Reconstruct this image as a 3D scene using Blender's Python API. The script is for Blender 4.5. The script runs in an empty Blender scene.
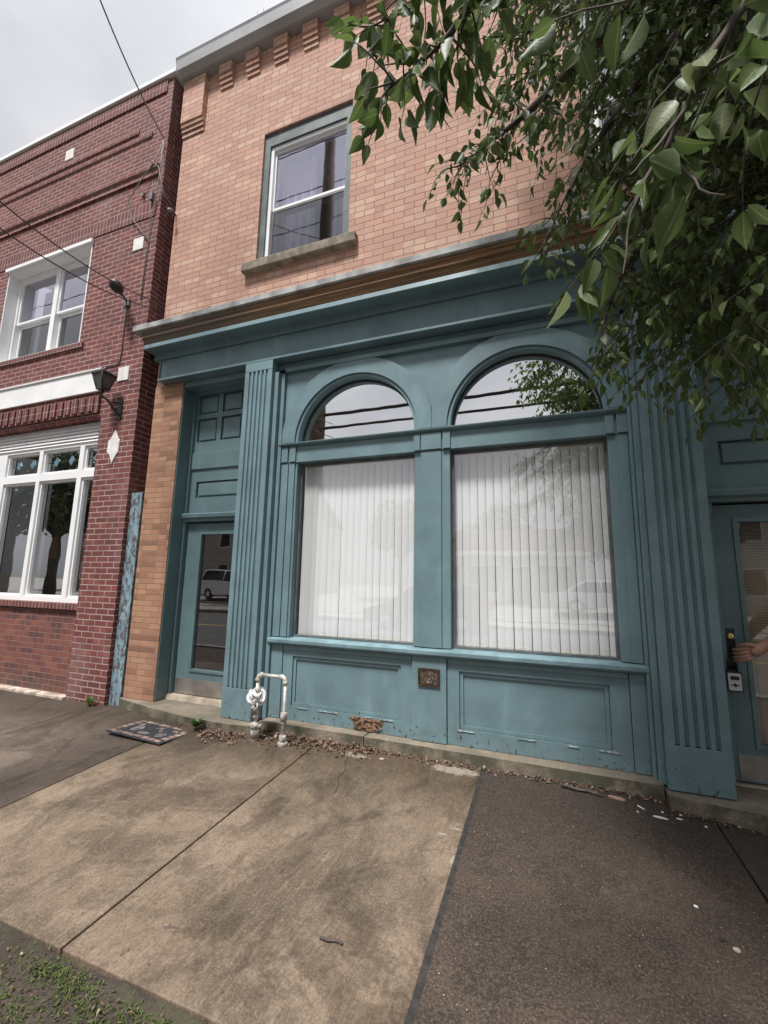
import bpy, bmesh, math, random
import numpy as np
from mathutils import Vector, Matrix
random.seed(7); rng = np.random.default_rng(7)
sc = bpy.context.scene
COL = sc.collection
PI = math.pi

# ------------------------------------------------------------------ helpers: mesh building
class MB:
    def __init__(s): s.bm = bmesh.new()
    def face(s, pts):
        try: return s.bm.faces.new([s.bm.verts.new(p) for p in pts])
        except ValueError: return None
    def box(s, x0, x1, y0, y1, z0, z1):
        v = [s.bm.verts.new(p) for p in ((x0,y0,z0),(x1,y0,z0),(x1,y1,z0),(x0,y1,z0),(x0,y0,z1),(x1,y0,z1),(x1,y1,z1),(x0,y1,z1))]
        for f in ((0,1,5,4),(1,2,6,5),(2,3,7,6),(3,0,4,7),(4,5,6,7),(3,2,1,0)): s.bm.faces.new([v[i] for i in f])
        return s
    def prism(s, a, b):
        n = len(a)
        va = [s.bm.verts.new(p) for p in a]; vb = [s.bm.verts.new(p) for p in b]
        fs = [s.bm.faces.new(va), s.bm.faces.new(vb[::-1])]
        for i in range(n):
            j = (i+1) % n; s.bm.faces.new([va[i], vb[i], vb[j], va[j]])
        big = [f for f in fs if len(f.verts) > 4]
        if big: bmesh.ops.triangulate(s.bm, faces=big, ngon_method='EAR_CLIP')
        return s
    def pxz(s, pts, y0, y1): return s.prism([(x,y0,z) for x,z in pts], [(x,y1,z) for x,z in pts])
    def pxy(s, pts, z0, z1): return s.prism([(x,y,z0) for x,y in pts], [(x,y,z1) for x,y in pts])
    def pyz(s, pts, x0, x1): return s.prism([(x0,y,z) for y,z in pts], [(x1,y,z) for y,z in pts])
    def tube(s, pts, r, n=8, cap=True):
        pts = [Vector(p) for p in pts]; rings = []
        rs = r if isinstance(r, (list, tuple)) else [r]*len(pts)
        up = None
        for i, p in enumerate(pts):
            t = (pts[min(i+1, len(pts)-1)] - pts[max(i-1, 0)]).normalized()
            if up is None:
                up = t.orthogonal().normalized()
            up = (up - t*up.dot(t))
            up = up.normalized() if up.length > 1e-6 else t.orthogonal().normalized()
            sd = t.cross(up)
            rings.append([s.bm.verts.new(p + (up*math.cos(2*PI*k/n) + sd*math.sin(2*PI*k/n))*rs[i]) for k in range(n)])
        for a, b in zip(rings, rings[1:]):
            for k in range(n):
                f = s.bm.faces.new([a[k], a[(k+1)%n], b[(k+1)%n], b[k]]); f.smooth = True
        if cap and n > 2:
            s.bm.faces.new(rings[0][::-1]); s.bm.faces.new(rings[-1])
        return s
    def lathe(s, prof, c, axis='z', n=16, smooth=True):
        c = Vector(c); rings = []
        for r, h in prof:
            ring = []
            for k in range(n):
                a = 2*PI*k/n; u, w = r*math.cos(a), r*math.sin(a)
                d = (u, w, h) if axis == 'z' else ((u, h, w) if axis == 'y' else (h, u, w))
                ring.append(s.bm.verts.new(c + Vector(d)))
            rings.append(ring)
        for a, b in zip(rings, rings[1:]):
            for k in range(n):
                f = s.bm.faces.new([a[k], a[(k+1)%n], b[(k+1)%n], b[k]]); f.smooth = smooth
        s.bm.faces.new(rings[0][::-1]); s.bm.faces.new(rings[-1])
        return s
    def ball(s, c, r, sub=2, sq=(1,1,1), jit=0):
        m = Matrix.Translation(c) @ Matrix.Diagonal((sq[0], sq[1], sq[2], 1))
        g = bmesh.ops.create_icosphere(s.bm, subdivisions=sub, radius=r, matrix=m)
        for v in g['verts']:
            if jit: v.co += Vector((random.uniform(-jit,jit), random.uniform(-jit,jit), random.uniform(-jit,jit)))
            for f in v.link_faces: f.smooth = True
        return s
    def column_strip(s, cols, y0, y1):
        """cols: list of (x, zlow, x, zhigh) pairs -> a closed plate between two curves"""
        f = [(s.bm.verts.new((xa,y0,za)), s.bm.verts.new((xb,y0,zb))) for xa,za,xb,zb in cols]
        k = [(s.bm.verts.new((xa,y1,za)), s.bm.verts.new((xb,y1,zb))) for xa,za,xb,zb in cols]
        for i in range(len(cols)-1):
            s.bm.faces.new([f[i][0],f[i+1][0],f[i+1][1],f[i][1]]); s.bm.faces.new([k[i+1][0],k[i][0],k[i][1],k[i+1][1]])
            s.bm.faces.new([f[i][0],k[i][0],k[i+1][0],f[i+1][0]]); s.bm.faces.new([f[i][1],f[i+1][1],k[i+1][1],k[i][1]])
        for i in (0,-1): s.bm.faces.new([f[i][0],f[i][1],k[i][1],k[i][0]])
        return s
    def wall(s, x0, x1, z0, z1, y0, y1, holes=()):
        xs = sorted({x0, x1, *[h[0] for h in holes], *[h[1] for h in holes]})
        zs = sorted({z0, z1, *[h[2] for h in holes], *[h[3] for h in holes]})
        def solid(i, j):
            if i < 0 or j < 0 or i >= len(xs)-1 or j >= len(zs)-1: return False
            cx, cz = (xs[i]+xs[i+1])/2, (zs[j]+zs[j+1])/2
            return not any(h[0] < cx < h[1] and h[2] < cz < h[3] for h in holes)
        for i in range(len(xs)-1):
            for j in range(len(zs)-1):
                if not solid(i, j): continue
                a, b, c, d = xs[i], xs[i+1], zs[j], zs[j+1]
                s.face([(a,y0,c),(b,y0,c),(b,y0,d),(a,y0,d)]); s.face([(b,y1,c),(a,y1,c),(a,y1,d),(b,y1,d)])
                if not solid(i-1,j): s.face([(a,y1,c),(a,y0,c),(a,y0,d),(a,y1,d)])
                if not solid(i+1,j): s.face([(b,y0,c),(b,y1,c),(b,y1,d),(b,y0,d)])
                if not solid(i,j-1): s.face([(a,y1,c),(b,y1,c),(b,y0,c),(a,y0,c)])
                if not solid(i,j+1): s.face([(a,y0,d),(b,y0,d),(b,y1,d),(a,y1,d)])
        return s
    def frame(s, x0, x1, z0, z1, y0, y1, w, wt=None, wb=None):
        wt = w if wt is None else wt; wb = w if wb is None else wb
        return s.wall(x0, x1, z0, z1, y0, y1, [(x0+w, x1-w, z0+wb, z1-wt)])

def worldpos(o):
    p = Vector((0,0,0))
    while o: p = p + o.location; o = o.parent
    return p
def obj(name, mb, m, parent=None, bev=0, seg=2, label=None, smooth=False, base=None):
    """link the collected shapes as ONE mesh; shapes are given in world metres"""
    me = bpy.data.meshes.new(name)
    bmesh.ops.recalc_face_normals(mb.bm, faces=mb.bm.faces) if not getattr(mb, 'keep', False) else None
    org = worldpos(parent) if parent else Vector(base or (0,0,0))
    if smooth:
        for f in mb.bm.faces: f.smooth = True
    mb.bm.transform(Matrix.Translation(-org))
    mb.bm.to_mesh(me); mb.bm.free()
    o = bpy.data.objects.new(name, me); COL.objects.link(o)
    if m: me.materials.append(m)
    if parent: o.parent = parent
    else: o.location = org
    if bev:
        b = o.modifiers.new('bevel', 'BEVEL'); b.width = bev; b.segments = seg; b.limit_method = 'ANGLE'; b.angle_limit = math.radians(40)
    if label: o['label'] = label
    return o
def pieces(name, boxes, m, parent, bev=0):
    return [obj(name, MB().box(*b), m, parent, bev) for b in boxes]
def tag(o, label, cat, group=None):
    o['label'] = label; o['category'] = cat
    if group: o['group'] = group
    return o
def thing(name, loc, label, cat, group=None, rz=0):
    o = bpy.data.objects.new(name, None); COL.objects.link(o); o.location = loc; o.rotation_euler = (0,0,rz)
    return tag(o, label, cat, group)
def kind(o, k): o['kind'] = k; return o
def sm(a, b, x):
    t = min(1, max(0, (x-a)/(b-a))); return t*t*(3-2*t)

# ------------------------------------------------------------------ helpers: materials
class NT:
    def __init__(s, name):
        s.m = bpy.data.materials.new(name); s.m.use_nodes = True
        s.t = s.m.node_tree; s.b = s.t.nodes['Principled BSDF']; s.out = s.t.nodes['Material Output']
    def n(s, typ, **kw):
        nd = s.t.nodes.new(typ)
        for k, v in kw.items(): setattr(nd, k, v)
        return nd
    def l(s, a, b): s.t.links.new(a, b)
    def put(s, sock, v):
        if isinstance(v, bpy.types.NodeSocket): s.l(v, sock)
        elif v is not None:
            if sock.type == 'RGBA' and len(v) == 3: v = (*v, 1)
            sock.default_value = v
    def pos(s): return s.n('ShaderNodeNewGeometry').outputs['Position']
    def mapv(s, vec, scale=(1,1,1), loc=(0,0,0), rot=(0,0,0)):
        m = s.n('ShaderNodeMapping'); s.l(vec, m.inputs[0]); m.inputs['Scale'].default_value = scale; m.inputs['Location'].default_value = loc; m.inputs['Rotation'].default_value = rot
        return m.outputs[0]
    def noise(s, vec, scale, detail=4, rough=.55, dist=0):
        n = s.n('ShaderNodeTexNoise'); s.l(vec, n.inputs['Vector']); n.inputs['Scale'].default_value = scale
        n.inputs['Detail'].default_value = detail; n.inputs['Roughness'].default_value = rough; n.inputs['Distortion'].default_value = dist
        return n.outputs['Fac']
    def ramp(s, fac, a, b, lo=0., hi=1.):
        r = s.n('ShaderNodeMapRange'); s.l(fac, r.inputs[0]); r.interpolation_type = 'SMOOTHSTEP'
        for i, v in enumerate((a, b, lo, hi)): r.inputs[i+1].default_value = v
        return r.outputs[0]
    def mix(s, fac, a, b, blend='MIX'):
        m = s.n('ShaderNodeMix', data_type='RGBA', blend_type=blend)
        s.put(m.inputs[0], fac); s.put(m.inputs[6], a); s.put(m.inputs[7], b); return m.outputs[2]
    def math(s, op, a, b=0., clamp=False):
        m = s.n('ShaderNodeMath', operation=op, use_clamp=clamp); s.put(m.inputs[0], a); s.put(m.inputs[1], b); return m.outputs[0]
    def sep(s, v):
        x = s.n('ShaderNodeSeparateXYZ'); s.l(v, x.inputs[0]); return x.outputs
    def comb(s, x, y, z):
        c = s.n('ShaderNodeCombineXYZ'); s.put(c.inputs[0], x); s.put(c.inputs[1], y); s.put(c.inputs[2], z); return c.outputs[0]
    def bump(s, h, strength=.3, dist=.01, normal=None):
        b = s.n('ShaderNodeBump'); s.l(h, b.inputs['Height']); b.inputs['Strength'].default_value = strength; b.inputs['Distance'].default_value = dist
        if normal is not None: s.l(normal, b.inputs['Normal'])
        return b.outputs[0]
    def done(s, col=None, rough=None, normal=None, **kw):
        if col is not None: s.put(s.b.inputs['Base Color'], col)
        if rough is not None: s.put(s.b.inputs['Roughness'], rough)
        if normal is not None: s.l(normal, s.b.inputs['Normal'])
        for k, v in kw.items(): s.put(s.b.inputs[k.replace('_', ' ')], v)
        return s.m

def plain(name, col, rough=.6, var=.25, scale=8, bump=.15, bscale=60, **kw):
    t = NT(name); p = t.pos()
    n1 = t.noise(p, scale, 5)
    c = t.mix(t.ramp(n1, .3, .7), tuple(v*(1-var) for v in col), tuple(min(1, v*(1+var)) for v in col))
    nb = t.noise(p, bscale, 3)
    return t.done(c, rough, t.bump(nb, bump, .004), **kw)

def brick(name, c1, c2, c3, mortar, bw, rh, ms, soldier=False, stain=(.1,.08,.07), stainamt=.35, eff=0, offz=0., lowdirt=False):
    t = NT(name); p = t.pos(); x, y, z = t.sep(p)
    u = t.math('ADD', x, y)
    wob = t.noise(p, 9, 2)
    u = t.math('ADD', u, t.math('MULTIPLY', t.math('SUBTRACT', wob, .5), .006))
    zz = t.math('ADD', t.math('ADD', z, offz), t.math('MULTIPLY', t.math('SUBTRACT', t.noise(t.mapv(p, (1,1,1), (3,7,1)), 7, 2), .5), .006))
    v = t.comb(zz, u, 0.) if soldier else t.comb(u, zz, 0.)
    def bt(ca, cb, mort, msz, sq=1):
        b = t.n('ShaderNodeTexBrick'); t.l(v, b.inputs['Vector'])
        t.put(b.inputs['Color1'], ca); t.put(b.inputs['Color2'], cb); t.put(b.inputs['Mortar'], mort)
        b.inputs['Scale'].default_value = 1; b.inputs['Mortar Size'].default_value = msz; b.inputs['Mortar Smooth'].default_value = .35
        b.inputs['Brick Width'].default_value = bw; b.inputs['Row Height'].default_value = rh; b.offset = 0 if soldier else .5
        return b
    b1 = bt(c1, c2, c1, ms)
    # an independent per-brick random value from the brick cell number
    row = t.math('FLOOR', t.math('DIVIDE', zz if not soldier else u, rh))
    sh = t.math('MULTIPLY', t.math('MODULO', row, 2.), 0. if soldier else .5*bw)
    colm = t.math('FLOOR', t.math('DIVIDE', t.math('SUBTRACT', u if not soldier else zz, sh), bw))
    wn = t.n('ShaderNodeTexWhiteNoise', noise_dimensions='2D'); t.l(t.comb(row, colm, 0.), wn.inputs['Vector'])
    rnd = wn.outputs['Value']
    c = t.mix(t.ramp(rnd, .62, 1.), b1.outputs['Color'], c3)
    c = t.mix(t.ramp(t.noise(p, 70, 3), .35, .75, 0, .35), c, stain)
    big = t.noise(p, .9, 5, .6)
    c = t.mix(t.ramp(big, .42, .75, 0, stainamt), c, stain)
    if eff: c = t.mix(t.ramp(t.noise(t.mapv(p, (1,1,.6)), 1.7, 5), .52, .75, 0, eff), c, (.55,.5,.47))
    if lowdirt:
        c = t.mix(t.math('MULTIPLY', t.ramp(z, .35, 0.), t.ramp(t.noise(p, 6, 4), .3, .6, .2, .8)), c, (.06,.05,.04))
    mo = t.mix(t.ramp(t.noise(p, 3, 4), .35, .65), mortar, tuple(q*.72 for q in mortar))
    c = t.mix(b1.outputs['Fac'], c, mo)
    h = t.math('SUBTRACT', t.math('MULTIPLY', t.noise(p, 90, 3), .25), b1.outputs['Fac'])
    h = t.math('ADD', h, t.math('MULTIPLY', rnd, .35))
    return t.done(c, .85, t.bump(h, .75, .006))

def paint(name, col, peel=1.0, under=(.055,.045,.04), rough=.42):
    t = NT(name); p = t.pos(); x, y, z = t.sep(p)
    c = t.mix(t.ramp(t.noise(p, 2.2, 6, .6), .3, .7), tuple(v*.86 for v in col), tuple(v*1.12 for v in col))
    streak = t.noise(t.mapv(p, (28, 28, 1.1)), 1, 4)
    c = t.mix(t.ramp(streak, .5, .8, 0, .18), c, tuple(v*.62 for v in col))
    fade = t.noise(t.mapv(p, (5, 5, 1.4), (4,1,2)), 1, 5)
    c = t.mix(t.ramp(fade, .52, .8, 0, .4), c, tuple(min(1, v*1.5+.03) for v in col))
    c = t.mix(t.ramp(t.noise(p, 40, 3), .66, .74, 0, .35), c, (.05,.055,.05))
    # splashed grime and chipped paint near the ground
    low = t.ramp(z, .75, .02)
    grime = t.math('MULTIPLY', low, t.ramp(t.noise(p, 7, 5), .35, .75))
    c = t.mix(t.math('MULTIPLY', grime, .32), c, (.10,.09,.075))
    ch = t.noise(t.mapv(p, (1, 1, .5)), 34, 6, .68)
    thr = t.math('SUBTRACT', ch, t.math('MULTIPLY', t.ramp(z, .0, .42, 1., 0.), .13*peel))
    mask = t.ramp(t.math('ADD', thr, .0), .300, .288)
    mask = t.math('MULTIPLY', mask, t.ramp(z, 1.2, .2, .25, 1.))
    c = t.mix(mask, c, t.mix(t.noise(p, 30, 2), under, tuple(v*.35 for v in under)))
    h = t.math('SUBTRACT', t.math('ADD', t.math('MULTIPLY', streak, .12), t.math('MULTIPLY', t.noise(p, 130, 2), .08)), mask)
    return t.done(c, t.ramp(t.noise(p, 5, 3), .3, .7, rough-.06, rough+.16), t.bump(h, .35, .003))

def glass(name, refl=.12, tint=(.93,.96,.95), rough=0., gtint=(.95,.96,1.)):
    t = NT(name); t.t.nodes.remove(t.b)
    tr = t.n('ShaderNodeBsdfTransparent'); t.put(tr.inputs[0], tint)
    gl = t.n('ShaderNodeBsdfGlossy'); gl.inputs['Roughness'].default_value = rough; t.put(gl.inputs[0], gtint)
    lw_ = t.n('ShaderNodeLayerWeight'); lw_.inputs['Blend'].default_value = .5
    geo = t.n('ShaderNodeNewGeometry')
    sch = t.math('POWER', lw_.outputs['Facing'], 4.)
    wv = t.noise(t.pos(), 1.6, 2)
    nb = t.bump(wv, .02, .05); t.l(nb, gl.inputs['Normal'])
    f = t.math('ADD', t.math('MULTIPLY', sch, 1-refl), refl)
    f = t.math('MULTIPLY', f, t.math('SUBTRACT', 1., geo.outputs['Backfacing']))   # one reflection per pane, on the face the ray enters
    mx = t.n('ShaderNodeMixShader'); t.l(f, mx.inputs[0]); t.l(tr.outputs[0], mx.inputs[1]); t.l(gl.outputs[0], mx.inputs[2])
    t.l(mx.outputs[0], t.out.inputs[0]); return t.m

def concrete(name, ca, cb, cc, broom=True, agg=False, wet=.5, seed=0., smear=()):
    t = NT(name); p = t.pos(); q = t.mapv(p, (1,1,1), (seed*3.1, seed*1.7, 0)); x, y, z = t.sep(p)
    c = t.mix(t.ramp(t.noise(q, 1.3, 6, .62), .38, .62), ca, cb)
    c = t.mix(t.ramp(t.noise(t.mapv(q, (1,1,1), (5,2,0)), 2.6, 7, .75, .7), .47, .60, 0, .85), c, tuple(v*.5 for v in ca))
    c = t.mix(t.ramp(t.noise(t.mapv(q, (1,1,1), (9,4,0)), 4.2, 6, .7, .5), .55, .68, 0, .6), c, tuple(min(1, v*1.25) for v in cb))
    c = t.mix(t.ramp(t.noise(t.mapv(q, (1.6,.7,1)), 2.2, 6, .65), .5, .72, 0, .85), c, cc)
    c = t.mix(t.ramp(t.noise(q, .85, 6, .72, .8), .48, .60, 0, wet), c, tuple(v*.42 for v in ca))
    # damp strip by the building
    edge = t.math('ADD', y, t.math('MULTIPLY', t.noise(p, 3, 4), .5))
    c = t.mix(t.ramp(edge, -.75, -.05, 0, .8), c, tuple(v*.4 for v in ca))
    fine = t.noise(q, 150, 3, .75)
    grit = t.noise(q, 88, 2, .6)
    mid = t.noise(q, 48, 4, .75)
    c = t.mix(t.ramp(mid, .47, .70, 0, .55), c, tuple(v*.55 for v in ca)); c = t.mix(t.ramp(mid, .44, .25, 0, .5), c, tuple(min(1, v*1.4) for v in cb))
    c = t.mix(t.ramp(fine, .42, .68, 0, .6), c, tuple(v*.42 for v in ca))
    c = t.mix(t.ramp(t.noise(q, 300, 2, .6), .6, .75, 0, .35), c, (.52,.46,.38))
    gk = .75 if agg else .30
    c = t.mix(t.ramp(grit, .5, .68, 0, gk), c, tuple(v*.3 for v in ca)); c = t.mix(t.ramp(grit, .5, .33, 0, gk), c, tuple(min(1, v*1.75) for v in ca))
    h = t.math('ADD', t.math('MULTIPLY', fine, .6), t.math('MULTIPLY', grit, 1.))
    if broom:
        br = t.noise(t.mapv(q, (150, 8, 1), rot=(0,0,math.radians(2))), 1, 3, .6)
        br2 = t.noise(t.mapv(q, (30, 5, 1)), 1, 5, .75)
        c = t.mix(t.ramp(br, .44, .66, 0, .42), c, tuple(v*.55 for v in ca))
        c = t.mix(t.ramp(br2, .5, .72, 0, .3), c, tuple(min(1, v*1.35) for v in cb))
        h = t.math('ADD', h, t.math('MULTIPLY', br, .7))
    if broom:   # dried water marks with ragged outlines
        st0 = t.math('MULTIPLY', t.ramp(t.noise(t.mapv(q, (1.15,.8,1), (2.3,8.1,0)), 1.25, 7, .68, .7), .50, .585), t.ramp(t.noise(q, 30, 4, .7), .25, .6, .55, 1.))
        c = t.mix(t.math('MULTIPLY', st0, .8), c, (.50,.47,.45), 'MULTIPLY')
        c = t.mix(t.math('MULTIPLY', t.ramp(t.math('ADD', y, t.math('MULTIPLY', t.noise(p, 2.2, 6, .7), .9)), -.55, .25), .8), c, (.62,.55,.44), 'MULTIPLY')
        pit = t.ramp(t.noise(q, 26, 2, .5), .70, .74)
        c = t.mix(t.math('MULTIPLY', pit, .6), c, (.04,.03,.025))
    if agg:
        vo = t.n('ShaderNodeTexVoronoi'); t.l(q, vo.inputs['Vector']); vo.inputs['Scale'].default_value = 105
        wn = t.n('ShaderNodeTexWhiteNoise', noise_dimensions='3D'); t.l(vo.outputs['Position'], wn.inputs['Vector'])
        st = t.math('MULTIPLY', t.ramp(vo.outputs['Distance'], .42, .3), t.ramp(wn.outputs['Value'], .55, .95))
        c = t.mix(t.math('MULTIPLY', st, .5), c, (.19,.15,.12))
        st2 = t.math('MULTIPLY', t.ramp(vo.outputs['Distance'], .3, .2), t.ramp(wn.outputs['Value'], .992, .997))
        c = t.mix(st2, c, (.55,.5,.44))
        h = t.math('ADD', h, t.math('MULTIPLY', t.ramp(vo.outputs['Distance'], .5, .1), 1.2))
    for (sx, sy, rx, ry) in smear:      # pale cement smears lying on the slab
        d = t.math('ADD', t.math('POWER', t.math('DIVIDE', t.math('SUBTRACT', x, sx), rx), 2.), t.math('POWER', t.math('DIVIDE', t.math('SUBTRACT', y, sy), ry), 2.))
        d = t.math('ADD', d, t.math('MULTIPLY', t.math('SUBTRACT', t.noise(p, 16, 5, .75), .5), 4.5))
        c = t.mix(t.ramp(d, 1.1, .2, 0, .62), c, (.36,.31,.25))
    return t.done(c, t.ramp(t.noise(q, 1.1, 4), .35, .65, .62, .9), t.bump(h, .5, .003))

M = {}
M['brick'] = brick('salmon_brick', (.525,.292,.212), (.44,.24,.175), (.585,.38,.28), (.20,.14,.115), .242, .079, .0044, stain=(.33,.21,.175), stainamt=.35, offz=.012)
M['brick_pier'] = brick('orange_brick', (.45,.25,.155), (.33,.16,.10), (.22,.105,.065), (.27,.18,.12), .25, .067, .0050, stain=(.18,.10,.06), stainamt=.55)
M['brick_red'] = brick('red_brick', (.175,.045,.038), (.120,.034,.031), (.22,.066,.052), (.40,.275,.25), .212, .0725, .0078, stain=(.07,.035,.035), stainamt=.35, eff=.10)
M['brick_low'] = brick('red_brick_low', (.24,.085,.055), (.15,.05,.045), (.09,.04,.04), (.27,.16,.13), .212, .0725, .0055, stain=(.07,.035,.035), stainamt=.5, lowdirt=True)
M['brick_soldier'] = brick('red_soldier', (.155,.042,.036), (.12,.035,.033), (.19,.06,.05), (.42,.31,.29), .24, .0725, .0065, soldier=True, stain=(.07,.035,.035))
TE = (.142,.222,.246)
M['teal'] = paint('teal_paint', TE)
M['teal_door'] = paint('teal_door_paint', (.116,.184,.197), peel=.3)
M['peel'] = paint('blue_peeling_board', (.20,.30,.34), peel=1)
def _peel():
    t = NT('peeling_board'); p = t.pos()
    n = t.noise(t.mapv(p, (1,1,.35)), 34, 6, .75); c = t.mix(t.ramp(t.noise(p, 5, 4), .3, .7), (.17,.26,.30), (.24,.34,.38))
    m = t.ramp(n, .50, .54); c = t.mix(m, c, t.mix(t.noise(p, 20, 3), (.04,.045,.06), (.14,.10,.11)))
    return t.done(c, .75, t.bump(t.math('SUBTRACT', 1., m), .6, .004))
M['peel'] = _peel()
def _wood(name, a, b, rough=.75):
    t = NT(name); p = t.pos()
    g = t.noise(t.mapv(p, (1.2, 26, 40)), 1, 5, .65); c = t.mix(t.ramp(g, .3, .7), a, b)
    x, y, z = t.sep(p)
    # the left half of the long moulding has weathered to grey brown, the right keeps its orange stain
    w = t.ramp(t.math('ADD', x, t.math('MULTIPLY', t.noise(p, 2, 3), 1.2)), -1.4, -3.3)
    c = t.mix(t.math('MULTIPLY', w, .85), c, (.115,.085,.065))
    return t.done(c, rough, t.bump(g, .5, .005))
M['cornice_wood'] = _wood('stained_moulding', (.085,.042,.022), (.33,.175,.08))
M['cap'] = plain('weathered_cap', (.30,.30,.29), .7, .4, 5)
M['gutter'] = plain('grey_gutter', (.36,.36,.37), .5, .12, 2)
M['stone'] = plain('stone_sill', (.20,.165,.125), .85, .4, 9, .5, 50)
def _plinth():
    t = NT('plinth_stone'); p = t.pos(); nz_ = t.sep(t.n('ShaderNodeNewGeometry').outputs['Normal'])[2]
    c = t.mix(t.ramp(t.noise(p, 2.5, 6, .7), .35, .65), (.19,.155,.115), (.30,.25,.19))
    moss_by_face = t.math('MULTIPLY', t.ramp(t.noise(p, 4, 6, .7), .35, .6), t.ramp(nz_, .8, .2, .35, 1.))  # mossy tint weighted by face normal: upright faces darker, tops lighter
    c = t.mix(t.math('MULTIPLY', moss_by_face, .85), c, (.055,.055,.032))
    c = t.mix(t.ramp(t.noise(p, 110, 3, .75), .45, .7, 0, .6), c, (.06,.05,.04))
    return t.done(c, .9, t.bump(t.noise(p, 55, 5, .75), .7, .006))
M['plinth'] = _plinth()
M['plinth_pale'] = plain('broken_base_stone', (.42,.34,.28), .9, .5, 7, .7, 30)
M['white'] = plain('white_paint', (.78,.78,.77), .5, .06, 3)
M['vinyl'] = plain('white_vinyl', (.80,.80,.80), .35, .04, 3, .05)
M['limestone'] = plain('limestone', (.70,.67,.64), .8, .12, 12, .4, 60)
M['dkframe'] = plain('dark_green_casing', (.085,.105,.105), .6, .3, 6)
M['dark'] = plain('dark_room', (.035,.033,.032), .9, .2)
M['room'] = plain('room_plaster', (.30,.29,.27), .9, .1)
M['metal'] = plain('kick_plate_aluminium', (.40,.37,.34), .38, .2, 6, .1, 40, Metallic=.7)
M['black'] = plain('black_metal', (.018,.018,.02), .45, .2)
M['bronze'] = plain('old_bronze', (.085,.055,.038), .45, .4, 20, .2, 60, Metallic=.6)
M['brass'] = plain('brass', (.62,.47,.2), .3, .1, Metallic=.9)
M['silver'] = plain('silver_grey', (.58,.60,.62), .35, .06, Metallic=.3)
M['pipe'] = plain('galvanised_pipe', (.50,.48,.44), .5, .3, 30, .3, 80, Metallic=.35)
M['pipe_rust'] = plain('painted_fitting', (.36,.33,.29), .6, .5, 30, .4, 80)
M['rag'] = plain('white_rag', (.72,.72,.72), .9, .2, 30, .5, 90)
M['cable'] = plain('black_cable', (.03,.03,.033), .6, .2)
M['greycable'] = plain('grey_cable', (.16,.15,.155), .6, .2)
M['blind'] = plain('vertical_blind_vinyl', (.93,.94,.93), .55, .015, 3, .05)
M['miniblind'] = plain('mini_blind_beige', (.44,.38,.30), .6, .06, 4, .05)
M['curtain'] = plain('sheer_curtain', (.80,.78,.86), .9, .1, 4)
M['glass_shop'] = glass('shop_glass', .23, (1,1,1))
M['glass_arch'] = glass('arch_glass', .86, (.5,.5,.52), gtint=(1,1,1))
M['glass_up'] = glass('upper_glass', .42, (.85,.84,.88), gtint=(.86,.84,.96))
M['glass_scr'] = glass('screened_glass', .17, (.4,.4,.43), rough=.02)
M['glass_red'] = glass('neighbour_glass', .5, (.5,.5,.5))
M['glass_door_right'] = glass('right_door_glass', .13, (.95,.93,.9))
M['glass_door'] = glass('door_glass', .21, (.9,.86,.8))
M['skin'] = plain('skin', (.42,.235,.165), .5, .08, 20, .08, 150, Subsurface_Weight=.08)
def _soil():
    t = NT('verge_soil'); p = t.pos()
    c = t.mix(t.ramp(t.noise(p, 7, 6, .7), .35, .65), (.042,.031,.024), (.078,.058,.045))
    c = t.mix(t.ramp(t.noise(p, 4.5, 6, .75, .5), .52, .66, 0, .5), c, (.075,.085,.035))
    c = t.mix(t.ramp(t.noise(p, 90, 3, .7), .45, .7, 0, .7), c, (.035,.027,.02))
    return t.done(c, .95, t.bump(t.noise(p, 60, 5, .75), .9, .01))
M['soil'] = _soil()
M['asphalt'] = plain('asphalt', (.075,.072,.07), .9, .3, 6, .5, 120)
M['slab_tan'] = concrete('tan_broomed_concrete', (.188,.136,.092), (.258,.193,.136), (.115,.080,.052), wet=.85, seed=1, smear=((-1.62,-.30,.16,.05),(-.75,-.27,.24,.07),(-.66,-1.1,.05,.012),(-.60,-1.02,.04,.012),(-.55,-1.3,.02,.05)))
M['slab_tan2'] = concrete('tan_broomed_concrete_worn', (.192,.139,.095), (.262,.197,.139), (.115,.080,.052), wet=.85, seed=4)
M['slab_grey'] = concrete('grey_brown_concrete', (.135,.102,.078), (.175,.133,.103), (.098,.074,.058), wet=.6, seed=6)
M['slab_agg'] = concrete('dark_aggregate_concrete', (.056,.037,.026), (.074,.050,.035), (.042,.029,.020), broom=False, agg=True, wet=.30, seed=8)
M['kerb'] = concrete('kerb_concrete', (.28,.26,.23), (.34,.31,.27), (.2,.19,.17), broom=False)

# ------------------------------------------------------------------ camera (solved from the photograph's vanishing points)
cam_d = bpy.data.cameras.new('camera'); cam = bpy.data.objects.new('camera', cam_d); COL.objects.link(cam); sc.camera = cam
cam_d.sensor_fit = 'HORIZONTAL'; cam_d.sensor_width = 36; cam_d.lens = 428.0/768*36; cam_d.clip_start = .02; cam_d.clip_end = 1500
R_ = Vector((0.93686591, 0.34920129, 0.01845851)); U_ = Vector((0.03684179, -0.15105854, 0.98783804)); F_ = Vector((-0.34774264, 0.92479175, 0.15438679))
cam.matrix_world = Matrix(((R_.x, U_.x, -F_.x, 0.), (R_.y, U_.y, -F_.y, -4.), (R_.z, U_.z, -F_.z, 1.52), (0,0,0,1)))

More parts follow.
